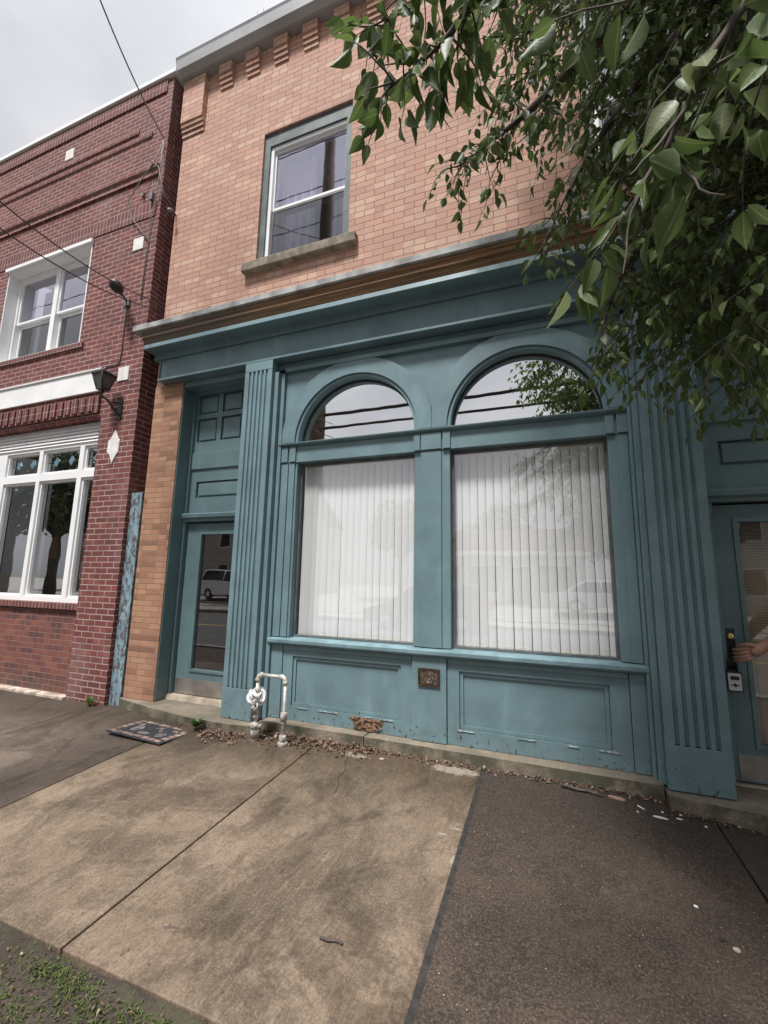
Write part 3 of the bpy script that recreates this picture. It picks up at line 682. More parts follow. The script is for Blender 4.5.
cb = MB(); cb.box(-11.5, -5.08, Yn-.055, Yn-.001, 7.40, 7.47); cb.box(-11.5, -5.08, Yn-.03, Yn-.001, 7.30, 7.398); cb.box(-11.5,-5.3,Yn-.02,Yn-.001,8.05,8.12); cb.box(-11.5,-5.6,Yn-.02,Yn-.001,8.2,8.27)
obj('corbel_course', cb, M['brick_red'], N)
rb_ = MB(); x = -9.3
while x < -5.8:
    rb_.box(x, x+.1, Yn-.055, Yn-.036, 3.74, 3.95); x += .155
obj('rowlock_course', rb_, M['brick_soldier'], N, bev=.004)
for (cx, cz) in ((-7.215,8.455), (-5.33,6.235), (-5.32,4.232)): obj('stone_block', MB().box(cx-.1, cx+.1, Yn-.012, Yn+.02, cz-.1, cz+.1), M['limestone'], N, bev=.006)
obj('stone_diamond', MB().pxz([(-5.34,3.435),(-5.27,3.31),(-5.235,3.28),(-5.24,3.12),(-5.285,3.07),(-5.34,2.965),(-5.40,3.09),(-5.45,3.13),(-5.445,3.29),(-5.405,3.315)], Yn-.012, Yn+.02), M['limestone'], N, bev=.004)
wb = MB(); wb.box(-9.3,-5.715,Yn-.035,Yn-.001,4.035,4.345); wb.box(-9.3,-5.705,Yn-.055,Yn-.001,4.346,4.37); obj('lintel_band', wb, M['white'], N, bev=.006)
ws = MB(); ws.box(-11.5,-5.67,Yn-.04,-.031,-.1,-.005); obj('base_stone', ws, M['plinth_pale'], N, bev=.008)
# its upstairs window: deep white reveal, twin sashes
x0, x1, z0, z1 = UWN
uf = obj('upper_window', MB().frame(x0, x1, z0, z1, Yn-.004, .30, .022, .05, .02), M['vinyl'], N, bev=.004)
obj('head_trim', MB().box(x0-.04, x1+.02, Yn-.045, Yn-.005, z1-.03, z1+.03), M['vinyl'], uf, bev=.004)
inn = MB(); inn.wall(x0+.023, x1-.023, z0+.021, z1-.051, .05, .22, [(x0+.08, -7.36, z0+.07, z1-.11), (-7.26, x1-.08, z0+.07, z1-.11)]); obj('frame', inn, M['vinyl'], uf, bev=.006)
for a, b in ((x0+.082, -7.362), (-7.258, x1-.082)):
    zm = z0+.78
    obj('upper_sash', MB().frame(a, b, zm, z1-.112, .072, .12, .035, .035, .035), M['vinyl'], uf, bev=.003)
    obj('lower_sash', MB().frame(a, b, z0+.072, zm-.002, .125, .17, .04, .04, .06), M['vinyl'], uf, bev=.003)
    obj('pane', MB().box(a+.03, b-.03, .096, .10, zm+.03, z1-.14), M['glass_up'], uf); obj('pane', MB().box(a+.035, b-.035, .145, .149, z0+.125, zm-.04), M['glass_scr'], uf)
# its shop window
bf = MB(); F = ((-9.05,-8.6),(-8.5,-7.05),(-6.92,-6.14),(-6.03,-5.70)); F = ((-9.2,-8.05),(-7.80,-7.03),(-6.95,-6.15),(-6.06,-5.68))
bf.wall(-9.299, -5.668, 1.127, 3.36, .0, .14, [(a, b, z0, z1) for a, b in F for z0, z1 in ((1.185,2.85),(2.955,3.315))])
bwf = obj('shop_window', bf, M['vinyl'], N, bev=.008)
lv = MB()
for k in range(6): lv.pyz([(.06,3.362+.049*k),(.0-.012*(5-k)*.3,3.362+.049*k),(.02,3.362+.049*k+.046),(.06,3.362+.049*k+.046)], -9.299, -5.668)
obj('louvre_head', lv, M['vinyl'], bwf)
for a, b in F:
    for z0, z1 in ((1.185,2.85),(2.955,3.315)):
        obj('sash', MB().frame(a+.002, b-.002, z0+.002, z1-.002, .025, .10, .028), M['vinyl'], bwf, bev=.005)
        obj('pane', MB().box(a+.03, b-.03, .062, .066, z0+.03, z1-.03), M['glass_red'], bwf)
        if z0 > 2:
            lead = MB(); c = (a+b)/2
            lead.tube([(a+.05,.056,3.135),(b-.05,.056,3.135)], .004, 5)
            for sx in (-.16,.16):
                lead.tube([(c+sx,.056,3.02),(c+sx,.056,3.25)], .004, 5)
            obj('lead_came', lead, M['black'], bwf)
            for sx in (-.16,.16) if b-a > .5 else (0.,): dm = MB(); dm.pxz([(c+sx-.055,3.135),(c+sx,3.06),(c+sx+.055,3.135),(c+sx,3.21)], .052, .058); obj('stained_diamond', dm, plain('blue_glass', (.12,.20,.25), .15, .15), bwf)
rm = MB(); rm.box(-9.3,-5.3,1.6,1.65,0,3.7); rm.box(-9.3,-5.3,.36,1.599,.9,.95); rm.box(-9.3,-5.3,.36,1.599,3.7,3.75); rm.box(-8.6,-6.1,.6,.65,4.7,6.7); obj('interior', rm, M['dark'], N)
ps = obj('poster', MB().box(-6.80,-6.52,.10,.104,1.72,2.02), plain('orange_paper', (.62,.27,.06), .7, .1), None, base=(-6.66,.1,1.72)); tag(ps, 'orange paper notice inside the shop window of the red brick building', 'poster')
# peeling board standing in the gap between the two buildings
pbd = MB(); pbd.box(-4.985, -4.80, -.045, -.01, -.06, 2.56); pbd.box(-4.975,-4.962,-.05,-.044,-.05,2.55)
tag(obj('plank', pbd, M['peel'], None, bev=.004, base=(-4.89,-.03,-.06)), 'tall narrow board with peeling blue paint standing in the gap between the buildings', 'board')
# wall lantern
L = thing('wall_lantern', (-5.30,Yn,3.68), 'black carriage lantern on a scrolled bracket fixed to the red brick pier', 'wall lantern')
lx, ly = -5.395, -.31
obj('bracket', MB().tube([(-5.30,Yn-.01,3.62),(-5.31,Yn-.05,3.66),(-5.33,Yn-.10,3.72),(-5.36,-.25,3.80),(lx,ly,3.83),(lx,ly,3.92)], .014, 8).tube([(-5.30,Yn-.01,3.80),(-5.32,Yn-.06,3.80),(-5.35,Yn-.12,3.77),(-5.34,Yn-.10,3.70),(-5.31,Yn-.04,3.70)], .009, 7).box(-5.335,-5.265,Yn-.018,Yn,3.57,3.86), M['black'], L)
def frust(mb, c, z0, z1, h0, h1):
    a = [(c[0]+sx*h0, c[1]+sy*h0, z0) for sx, sy in ((-1,-1),(1,-1),(1,1),(-1,1))]; b = [(c[0]+sx*h1, c[1]+sy*h1, z1) for sx, sy in ((-1,-1),(1,-1),(1,1),(-1,1))]
    mb.prism(a, b); return a, b
gl_ = MB(); frust(gl_, (lx,ly), 3.94, 4.12, .050, .096); obj('lantern_glass', gl_, plain('smoked_glass', (.10,.095,.09), .15, .2), L)
cg = MB()
for sx, sy in ((-1,-1),(1,-1),(1,1),(-1,1)): cg.tube([(lx+sx*.052,ly+sy*.052,3.935),(lx+sx*.099,ly+sy*.099,4.125)], .007, 5)
frust(cg, (lx,ly), 3.915, 3.94, .056, .056); frust(cg, (lx,ly), 4.121, 4.138, .105, .105); obj('cage', cg, M['black'], L)
rf = MB(); frust(rf, (lx,ly), 4.139, 4.20, .101, .026); rf.lathe([(.024,4.201),(.018,4.22),(.010,4.24),(.004,4.25)], (lx,ly,0), 'z', 10); obj('lantern_roof', rf, M['black'], L)
# floodlight and its conduit
FL = thing('floodlight', (-5.43,Yn,5.42), 'dark bullet floodlight above the white stone block on the red brick wall', 'floodlight')
fl = MB(); fl.lathe([(.02,-.19),(.06,-.19),(.075,-.15),(.08,-.05),(.07,.03),(.04,.07),(.01,.08)], (0,0,0), 'y', 16); fl.bm.transform(Matrix.Translation((-5.36,-.30,5.40)) @ Matrix.Rotation(math.radians(25),4,'X') @ Matrix.Rotation(math.radians(38),4,'Z')); obj('lamp_head', fl, M['black'], FL)
obj('mount', MB().tube([(-5.40,Yn,5.31),(-5.40,-.17,5.36),(-5.37,-.24,5.36)], .018, 7).box(-5.45,-5.35,Yn-.03,Yn-.001,5.26,5.36), M['greycable'], FL)
tag(obj('conduit', MB().tube([(-5.41,Yn-.012,5.25),(-5.405,Yn-.012,4.9),(-5.40,Yn-.012,4.55),(-5.41,Yn-.012,4.42),(-5.48,Yn-.012,4.385),(-5.75,Yn-.012,4.40),(-6.1,Yn-.012,4.40)], .007, 7), M['cable'], None, base=(-5.42,Yn,5.35)), 'dark cable running down the red brick wall from the floodlight', 'cable')

# ------------------------------------------------------------------ pole, overhead lines and cables
POLE = (-4.22,-3.1)
P = thing('utility_pole', (POLE[0],POLE[1],-.15), 'brown wooden utility pole at the kerb seen mirrored in the left arch', 'utility pole')
obj('shaft', MB().tube([(POLE[0],POLE[1],-.3),(POLE[0],POLE[1],5.),(POLE[0],POLE[1],11.6)], [.17,.155,.12], 14), plain('pole_wood', (.13,.10,.075), .9, .3, 10, .5), P)
def cat(a, b, sag, n=24): return [tuple(Vector(a).lerp(Vector(b), k/n) - Vector((0,0,sag*4*(k/n)*(1-k/n)))) for k in range(n+1)]
def wire(name, a, b, sag, r, m, label, group=None):
    return tag(obj(name, MB().tube(cat(a, b, sag), r, 6), m, None, base=a), label, 'cable', group)
for z, r, lab in ((4.78,.035,'thick black telephone cable along the street, upper of the pair in the arch reflection'), (4.5,.028,'thick black telephone cable along the street, lower of the pair in the arch reflection')):
    wire('telephone_cable', (-34,-3.1,z+.2), (32,-3.1,z+.2), .22, r, M['cable'], lab, 'telephone cables along the street')
for y, z in ((-4.2,10.75),(-3.3,10.75),(-2.4,10.75),(-3.2,8.2)):
    wire('power_line', (-34,y,z), (32,y,z), .3, .012, M['cable'], 'thin power line high along the street beside the pole', 'power lines along the street')
wire('overhead_wire', (-5.0,-.16,7.84), (-3.85,-3.1,8.7), .33, .009, M['greycable'], 'grey service wire crossing the sky to the corner of the red brick building')
wire('overhead_wire', (-4.80,-.03,5.21), (-3.85,-3.1,4.54), .22, .006, M['cable'], 'upper of two thin black wires crossing the red brick wall above its window')
wire('overhead_wire', (-4.82,-.03,5.12), (-3.85,-3.1,4.27), .22, .006, M['cable'], 'lower of two thin black wires crossing the red brick wall above its window')
lp = MB(); c0 = (-5.03,-.13,7.84)
lp.tube([c0,(-5.12,-.16,7.5),(-5.35,-.18,7.2),(-5.55,-.18,6.95),(-5.5,-.15,6.7),(-5.3,-.13,6.45),(-5.12,-.12,6.2)], .007, 6)
lp.tube([c0,(-4.99,-.16,7.4),(-5.02,-.15,7.0),(-5.1,-.13,6.6),(-5.12,-.12,6.2),(-5.14,-.115,5.3)], .007, 6)
lp.tube([(-5.12,-.15,7.45),(-5.2,-.2,7.5),(-4.98,-.2,7.3),(-4.9,-.15,6.9),(-4.83,-.05,6.75)], .008, 6)
lp.box(-5.16,-5.10,-.16,-.101,6.86,6.98); lp.box(-5.35,-5.31,-.14,-.101,7.0,7.06)
tag(obj('service_cables', lp, M['greycable'], None, base=c0), 'loops of grey service cable hanging on the corner of the red brick building', 'cables')
ins = MB(); ins.tube([(-4.78,.0,6.62),(-4.77,-.10,6.64),(-4.76,-.12,6.6)], .012, 6).lathe([(.01,-.03),(.03,-.02),(.03,.02),(.01,.03)], (-4.76,-.13,6.58), 'z', 10)
tag(obj('insulator', ins, M['greycable'], None, base=(-4.78,0,6.62)), 'small wire insulator bracket on the salmon brick corner', 'insulator')
cw = MB(); cw.tube([(-4.02,-.10,4.74),(-4.02,-.10,4.86),(-3.98,-.1,4.92),(-3.9,-.1,4.93),(-3.82,-.12,4.86),(-3.78,-.15,4.79),(-3.66,-.15,4.76)], .006, 6).tube([(-3.98,-.12,4.76),(-3.95,-.12,4.84),(-3.88,-.14,4.8),(-3.84,-.16,4.75)], .005, 6).box(-4.04,-4.0,-.12,-.08,4.74,4.80)
tag(obj('wire_coil', cw, M['greycable'], None, base=(-3.9,-.1,4.74)), 'loose loop of thin wire lying on the cornice cap', 'wire')

# ------------------------------------------------------------------ gas pipes and rag
G = thing('gas_pipe', (-2.44,-.36,-.02), 'galvanised gas pipe bridge rising from the pavement beside the left pilaster', 'pipe')
xa, xb, yp, zt = -2.635, -2.325, -.36, .585
def fit(mb, c, prof, ax='z'): mb.lathe(prof, c, ax, 14)
el = .045
obj('riser', MB().tube([(xa,yp,-.06),(xa,yp,zt-el)], .0165, 14), M['pipe'], G)
obj('riser', MB().tube([(xb,yp,-.06),(xb,yp,zt-el)], .016, 14), M['pipe'], G)
obj('cross_pipe', MB().tube([(xa+el,yp,zt),(xb-el,yp,zt)], .0165, 14), M['pipe'], G)
for x, s_ in ((xa,1),(xb,-1)):
    mb = MB(); mb.tube([(x+s_*el*(1-math.cos(a)), yp, zt-el+el*math.sin(a)) for a in [PI/2*k/6 for k in range(7)]], .0225, 14)
    mb.lathe([(.027,-.012),(.027,.012)], (x,yp,zt-el), 'z', 14); mb.lathe([(.027,-.012),(.027,.012)], (x+s_*el,yp,zt), 'x', 14)
    obj('elbow', mb, M['pipe'], G, bev=.003)
mb = MB()
for z, r, h in ((.445,.030,.016),(.27,.032,.045),(.205,.030,.014),(.125,.048,.022),(.06,.042,.045),(.0,.036,.02)): mb = MB(); fit(mb, (xa,yp,z), [(.016,-h-.006),(r,-h),(r,h),(.016,h+.006)]); obj('coupling', mb, M['pipe_rust'], G)
mb = MB(); mb.tube([(xa-.075,yp,.11),(xa+.075,yp,.125)], .018, 8); obj('valve_key', mb, M['pipe_rust'], G)
for z, r, h in ((.24,.031,.034),(.185,.024,.01),(.045,.034,.03),(.0,.045,.02)): mb = MB(); fit(mb, (xb,yp,z), [(.015,-h-.006),(r,-h),(r,h),(.015,h+.006)]); obj('coupling', mb, M['pipe_rust'], G)
rg = MB()
for k in range(46):
    a, b = random.uniform(0,2*PI), random.uniform(-.9,.9); c = Vector((xa-.005, yp, .385))
    d = Vector((math.cos(a)*math.cos(b), math.sin(a)*math.cos(b), math.sin(b)*.9)); p0 = c+d*random.uniform(.035,.075)
    t_ = d.orthogonal().normalized(); t_.rotate(Matrix.Rotation(random.uniform(0,6.28),3,d))
    pts = [p0 + t_*(s*.055) + d*(.022*(1-(s*1.2)**2)) for s in (-1,-.5,0,.5,1)]
    rg.tube(pts, [.006,.013,.015,.012,.005], 6)
for k in range(5): 
    x = xa+random.uniform(-.05,.05); rg.tube([(x,yp-.05,.35),(x+random.uniform(-.02,.03),yp-.06,.31),(x+random.uniform(-.04,.05),yp-.06,.275)], [.008,.006,.003], 5)
tag(obj('tied_rag', rg, M['rag'], None, base=(xa,yp,.385)), 'white rag strips knotted round the left riser of the gas pipe', 'rag')

# ------------------------------------------------------------------ doormat: dark rubber with pale inlaid blocks
mc = Vector((-3.74,-.535,0)); ang = math.radians(-4); MW, MD = .77, .42
DM = thing('doormat', (mc.x, mc.y, gz(mc.x,mc.y)), 'dark rubber doormat with pinkish stepping stone border in front of the left door', 'doormat', rz=ang)
def mat_part(name, shapes, z0, z1, m, bev=.003):
    mb = MB()
    for pts in shapes: mb.pxy(pts, z0, z1)
    me = bpy.data.meshes.new(name); bmesh.ops.recalc_face_normals(mb.bm, faces=mb.bm.faces); mb.bm.to_mesh(me); mb.bm.free(); me.materials.append(m)
    o = bpy.data.objects.new(name, me); COL.objects.link(o); o.parent = DM; o.rotation_euler = (math.radians(-2.5),0,0)
    if bev: b = o.modifiers.new('bevel','BEVEL'); b.width = bev; b.segments = 1; b.limit_method = 'ANGLE'
    return o
mat_part('rubber_base', [[(-MW/2,-MD/2),(MW/2,-MD/2),(MW/2,MD/2),(-MW/2,MD/2)]], 0.003, .017, plain('rubber', (.035,.035,.042), .85, .4, 30, .5, 120))
bl_ = []
def blob(x0,x1,y0,y1):
    j = lambda: random.uniform(-.006,.006)
    return [(x0+j(),y0+j()),(x1+j(),y0+j()),(x1+j(),y1+j()),(x0+j(),y1+j())]
n = 8
for k in range(n):
    a = -MW/2+.02+(MW-.04)*k/n; b = a+(MW-.04)/n-.014
    bl_.append(blob(a,b,-MD/2+.014,-MD/2+.062)); bl_.append(blob(a,b,MD/2-.062,MD/2-.014))
for k in range(4):
    a = -MD/2+.078+(MD-.15)*k/4; b = a+(MD-.15)/4-.012
    bl_.append(blob(-MW/2+.016,-MW/2+.088,a,b)); bl_.append(blob(MW/2-.088,MW/2-.016,a,b))
mat_part('border_blocks', bl_, .0175, .0215, plain('pinkish_rubber', (.27,.19,.16), .9, .6, 14, .4, 100))
def ell(cx, cy, rx, ry, rot=0, n=14): return [(cx+rx*math.cos(2*PI*k/n)*math.cos(rot)-ry*math.sin(2*PI*k/n)*math.sin(rot), cy+rx*math.cos(2*PI*k/n)*math.sin(rot)+ry*math.sin(2*PI*k/n)*math.cos(rot)) for k in range(n)]
mat_part('inlay', [ell(-.17,-.02,.06,.085,.3), ell(.0,-.085,.075,.035), ell(.20,-.05,.055,.06,.2), ell(.02,.085,.05,.025,.5), ell(-.24,.08,.035,.04), ell(.235,.09,.04,.022), ell(.1,.03,.02,.05,.8)], .0175, .021, plain('grey_rubber', (.17,.15,.145), .9, .6, 14, .4, 100))

# ------------------------------------------------------------------ leaves: vectorised leaf mesh
LT = np.array([0,.16,.36,.58,.8,1.]); LW = np.array([.0,.30,.40,.33,.15,0.])
def leaf_mesh(name, P, D, Nn, Ln, m, parent=None, wscale=1., fold=.22, curl=.18, base=None):
    """P base points, D directions along the leaf, Nn face normals, Ln lengths"""
    n = len(P); D = D/np.linalg.norm(D,axis=1,keepdims=True); S = np.cross(D, Nn); S /= np.maximum(1e-6, np.linalg.norm(S,axis=1,keepdims=True)); Nn = np.cross(S, D)
    org = np.array(worldpos(parent) if parent else (base or (0,0,0)))
    V = []; cr = rng.uniform(-.3,1.,n)*curl; fo = rng.uniform(.3,1.4,n)*fold; ws = wscale*rng.uniform(.82,1.15,n)
    for i, (t, wd_) in enumerate(zip(LT, LW)):
        mid = P + D*(Ln*t)[:,None] - Nn*(Ln*cr*t*t)[:,None]
        if i in (0, len(LT)-1): V.append(mid[:,None]); continue
        off = S*(Ln*wd_*ws)[:,None]; lift = Nn*(Ln*wd_*fo)[:,None]
        V.append(np.stack([mid-off+lift, mid, mid+off+lift], 1))
    V = np.concatenate(V, 1); k = V.shape[1]; V = (V.reshape(-1,3)-org)
    F = [(0,1,2),(0,2,3)]; Q = []
    for r in range(3):
        a = 1+3*r; Q += [(a,a+3,a+4,a+1),(a+1,a+4,a+5,a+2)]
    e = 10; F += [(e,13,e+1),(e+1,13,e+2)]
    base_i = (np.arange(n)*k)
    tri = (np.array(F)[None]+base_i[:,None,None]).reshape(-1); quad = (np.array(Q)[None]+base_i[:,None,None]).reshape(-1)
    me = bpy.data.meshes.new(name); nt, nq = n*4, n*6
    me.vertices.add(len(V)); me.vertices.foreach_set('co', V.astype(np.float32).ravel())
    me.loops.add(nt*3+nq*4); me.loops.foreach_set('vertex_index', np.concatenate([tri,quad]).astype(np.int32))
    me.polygons.add(nt+nq); me.polygons.foreach_set('loop_start', np.concatenate([np.arange(nt)*3, nt*3+np.arange(nq)*4]).astype(np.int32))
    me.polygons.foreach_set('use_smooth', np.ones(nt+nq, bool)); me.update(calc_edges=True)
    at = me.attributes.new('tone', 'FLOAT', 'POINT'); at.data.foreach_set('value', np.repeat(rng.random(n), k).astype(np.float32))
    rb_ = np.zeros(k, np.float32); rb_[[0,2,5,8,11,13]] = 1
    ar = me.attributes.new('rib', 'FLOAT', 'POINT'); ar.data.foreach_set('value', np.tile(rb_, n))
    o = bpy.data.objects.new(name, me); COL.objects.link(o); me.materials.append(m)
    if parent: o.parent = parent
    else: o.location = Vector(org)
    return o
def leafmat(name, a, b, c, trans=.35, rough=.38, spec=.5):
    t = NT(name); at = t.n('ShaderNodeAttribute', attribute_name='tone')
    col = t.mix(t.ramp(at.outputs['Fac'], .0, .8), a, b); col = t.mix(t.ramp(at.outputs['Fac'], .86, 1.), col, c)
    col = t.mix(t.ramp(t.noise(t.pos(), 45, 3), .45, .8, 0, .4), col, tuple(v*.55 for v in a))
    ri = t.n('ShaderNodeAttribute', attribute_name='rib')
    col = t.mix(t.ramp(ri.outputs['Fac'], .86, .97, 0, .55), col, tuple(min(1, v*1.9) for v in c))
    col = t.mix(t.ramp(t.noise(t.pos(), 130, 2), .66, .72, 0, .6), col, (.10,.075,.03))
    bn = t.bump(t.noise(t.pos(), 220, 2), .25, .002); t.l(bn, t.b.inputs['Normal'])
    t.put(t.b.inputs['Base Color'], col); t.b.inputs['Roughness'].default_value = rough; t.b.inputs['Specular IOR Level'].default_value = spec
    tl = t.n('ShaderNodeBsdfTranslucent'); t.l(t.mix(.5, col, tuple(min(1, v*1.6) for v in b)), tl.inputs[0])
    ms = t.n('ShaderNodeMixShader'); ms.inputs[0].default_value = trans
    t.l(t.b.outputs[0], ms.inputs[1]); t.l(tl.outputs[0], ms.inputs[2]); t.l(ms.outputs[0], t.out.inputs[0]); return t.m
M['leaf'] = leafmat('pear_leaf', (.055,.084,.026), (.100,.150,.042), (.17,.20,.085), .40, .46, .38)
M['litter'] = leafmat('dead_leaf', (.085,.05,.035), (.19,.12,.09), (.33,.25,.20), .1, .8, .2)
M['grass'] = leafmat('grass_blade', (.06,.08,.025), (.11,.15,.045), (.2,.22,.08), .3, .6, .2)
M['weedleaf'] = leafmat('weed_leaf', (.07,.11,.035), (.12,.19,.06), (.16,.2,.08), .3, .5, .3)
M['farleaf'] = leafmat('far_leaf', (.035,.05,.02), (.06,.085,.03), (.09,.11,.04), .25, .5)
M['bark'] = plain('bark', (.085,.068,.055), .9, .4, 14, .7, 40)
CAMP = np.array([0,-4.,1.52])

# ------------------------------------------------------------------ the street tree whose crown hangs into the picture
T = thing('street_tree', (1.95,-3.35,-.17), 'leafy pear tree at the kerb with drooping green branches over the right of the shopfront', 'tree')
obj('trunk', MB().tube([(1.95,-3.35,-.25),(1.94,-3.34,.2),(1.93,-3.33,1.2),(1.92,-3.3,2.1),(1.9,-3.25,2.7)], [.17,.135,.12,.115,.11], 14), M['bark'], T)
limbs = [
 ([(1.9,-3.25,2.65),(1.5,-3.2,3.5),(1.0,-3.15,3.85),(.55,-3.15,3.75),(.10,-3.1,3.42),(-.12,-3.1,3.28),(-.26,-3.08,3.18),(-.40,-3.06,3.10)], .04),
 ([(1.9,-3.25,2.6),(1.5,-3.25,3.2),(1.0,-3.28,3.45),(.4,-3.28,3.3),(.12,-3.20,3.02),(-.06,-3.17,2.92),(-.20,-3.15,2.82),(-.33,-3.15,2.755)], .045),
 ([(1.9,-3.25,2.7),(1.5,-2.9,3.6),(1.0,-2.6,3.95),(.45,-2.45,3.75),(.05,-2.4,3.48),(-.15,-2.4,3.36),(-.29,-2.4,3.29)], .05),
 ([(1.9,-3.2,2.8),(1.6,-2.7,3.7),(1.2,-2.4,4.0),(.7,-2.25,3.85),(.38,-2.2,3.55),(.18,-2.2,3.25),(.06,-2.2,3.0)], .05),
 ([(1.9,-3.2,2.7),(1.6,-2.5,3.4),(1.2,-2.25,3.4),(.75,-2.1,3.15),(.45,-2.05,3.0),(.30,-2.0,2.72),(.27,-2.0,2.45)], .045),
 ([(1.9,-3.2,2.6),(1.5,-2.75,3.1),(1.1,-2.55,2.95),(.8,-2.45,2.6),(.68,-2.4,2.45),(.60,-2.35,2.32)], .04),
 ([(1.9,-3.25,2.5),(1.3,-3.3,2.75),(.8,-3.35,2.66),(.45,-3.4,2.45),(.27,-3.4,2.28),(.18,-3.38,2.12)], .035),
 ([(1.9,-3.2,2.8),(2.0,-2.9,4.2),(2.0,-2.7,5.4),(1.9,-2.6,6.6)], .09),
 ([(1.9,-3.2,2.8),(2.6,-2.8,3.9),(3.1,-2.5,4.9)], .06), ([(1.9,-3.2,2.8),(1.7,-3.8,3.9),(1.4,-4.4,4.8)], .06),
 ([(1.9,-3.2,2.8),(1.4,-2.3,4.6),(1.0,-1.7,5.6),(.5,-1.4,6.3)], .06), ([(1.9,-3.2,2.8),(1.2,-3.5,4.4),(.5,-3.6,5.2)], .06), ([(1.9,-3.2,2.8),(2.6,-3.9,4.2),(3.0,-4.5,5.0)], .06)]
brm = MB(); LP, LD, LN, LL = [], [], [], []
def smooth_poly(pts, n=5):
    pts = [Vector(p) for p in pts]; out = []
    for i in range(len(pts)-1):
        p0, p1, p2, p3 = pts[max(0,i-1)], pts[i], pts[i+1], pts[min(len(pts)-1,i+2)]
        for k in range(n):
            t = k/n; out.append(.5*((2*p1)+(p2-p0)*t+(2*p0-5*p1+4*p2-p3)*t*t+(3*p1-p0-3*p2+p3)*t**3))
    return out+[pts[-1]]
R = random.Random(11)
NEAR = [1.25]
def add_leaf(p, d, L):
    p = Vector(p)
    if (p-Vector(CAMP)).length < NEAR[0]: return
    a = R.uniform(0, 2*PI); nrm = Vector((math.cos(a), math.sin(a), R.uniform(-.1,.9)))
    LP.append(p); LD.append(d); LN.append(nrm); LL.append(L)
def twig(p, d, length, r=.0032, Lm=.078, gap=.032, droop=.55):
    p = Vector(p); d = Vector(d).normalized(); n = 7; pts = [p.copy()]
    for k in range(n):
        d = (d + Vector((R.gauss(0,.16), R.gauss(0,.16), -droop*.22+R.gauss(0,.12)))).normalized(); p = p + d*(length/n); pts.append(p.copy())
    if (pts[0]-Vector(CAMP)).length < NEAR[0]-.1: return
    brm.tube(pts, [r*(1-.7*k/n) for k in range(n+1)], 4, cap=False)
    s = R.uniform(.1,.2)
    while s < 1:
        i = min(n-1, int(s*n)); q = pts[i].lerp(pts[i+1], s*n-i)
        td = (pts[i+1]-pts[i]).normalized(); sd = Vector((R.gauss(0,1), R.gauss(0,1), R.gauss(0,.5))).normalized()
        ld = (td*.35 + sd*.75 + Vector((0,0,-.85))).normalized(); pet = R.uniform(.015,.035)
        q2 = q + (sd*.6+Vector((0,0,-.2)))*pet
        L = Lm*R.uniform(.62,1.18); add_leaf(q2, ld, L); s += gap*R.uniform(.6,1.5)/length
    add_leaf(pts[-1], (d+Vector((0,0,-.5))).normalized(), Lm*R.uniform(.7,1.1))
for li, (pts, r) in enumerate(limbs):
    NEAR[0] = {0: 1.25, 1: 1.25, 6: .80}.get(li, 1.7)
    sp = smooth_poly(pts); n = len(sp)
    brm.tube(sp, [max(.0035, r*(1-k/(n-1))**1.1) for k in range(n)], 8)
    if li < 7:
        for k in range(n):
            f = k/(n-1)
            if f < .35: continue
            for _ in range(2 if f > .55 else 3):
                td = (sp[min(k+1,n-1)]-sp[max(k-1,0)]).normalized()
                side = Vector((R.gauss(0,1), R.gauss(0,1), R.gauss(-.2,.6))).normalized()
                tight = .13 if li in (0,1) and f > .6 else (.2 if f > .75 else .34)
                twig(sp[k], td*.5+side*.8, tight*R.uniform(.6,1.2), gap=.036, Lm=.078 if li < 2 else (.064 if li == 6 else .060))
NEAR[0] = 1.85
def blobtwigs(c, rad, n, Lm=.076, length=(.3,.55), shell=.0):
    c = Vector(c)
    for _ in range(n):
        while True:
            u = Vector((R.uniform(-1,1), R.uniform(-1,1), R.uniform(-1,1)))
            if shell < u.length < 1: break
        p = c + Vector((u.x*rad[0], u.y*rad[1], u.z*rad[2]))
        out = Vector((u.x, u.y, u.z*.4)) + Vector((R.gauss(0,.5), R.gauss(0,.5), R.gauss(0,.3)))
        twig(p, out, R.uniform(*length), Lm=Lm)
blobtwigs((1.05,-1.95,3.55), (.62,.62,1.05), 560, Lm=.058)
blobtwigs((1.02,-1.95,2.92), (.55,.50,.50), 330, Lm=.056, length=(.22,.42))
blobtwigs((1.75,-1.9,3.2), (.6,.6,1.2), 200, Lm=.06)
blobtwigs((.85,-2.35,3.8), (.42,.45,.5), 130, Lm=.06)
blobtwigs((.75,-2.1,4.6), (.8,.8,.8), 380, Lm=.07)
blobtwigs((2.1,-2.6,5.0), (1.9,1.7,1.5), 650, Lm=.09, shell=.2)
blobtwigs((.70,-1.35,6.5), (1.25,.85,.9), 380, Lm=.10)  # high foliage outside the view, added to shade the facade's right side
blobtwigs((1.7,-1.3,6.0), (1.0,.8,1.0), 260, Lm=.10)
blobtwigs((1.9,-3.6,5.6), (1.5,1.4,1.4), 160, shell=.4)
blobtwigs((2.4,-2.4,3.6), (1.0,1.1,.9), 260, Lm=.085)
obj('branches', brm, M['bark'], T)
LPa, LDa, LNa = (np.array([tuple(v) for v in q]) for q in (LP, LD, LN))
leaf_mesh('crown', LPa, LDa, LNa, np.array(LL), M['leaf'], T, wscale=.64, fold=.4, curl=.3)
print('leaves', len(LL))

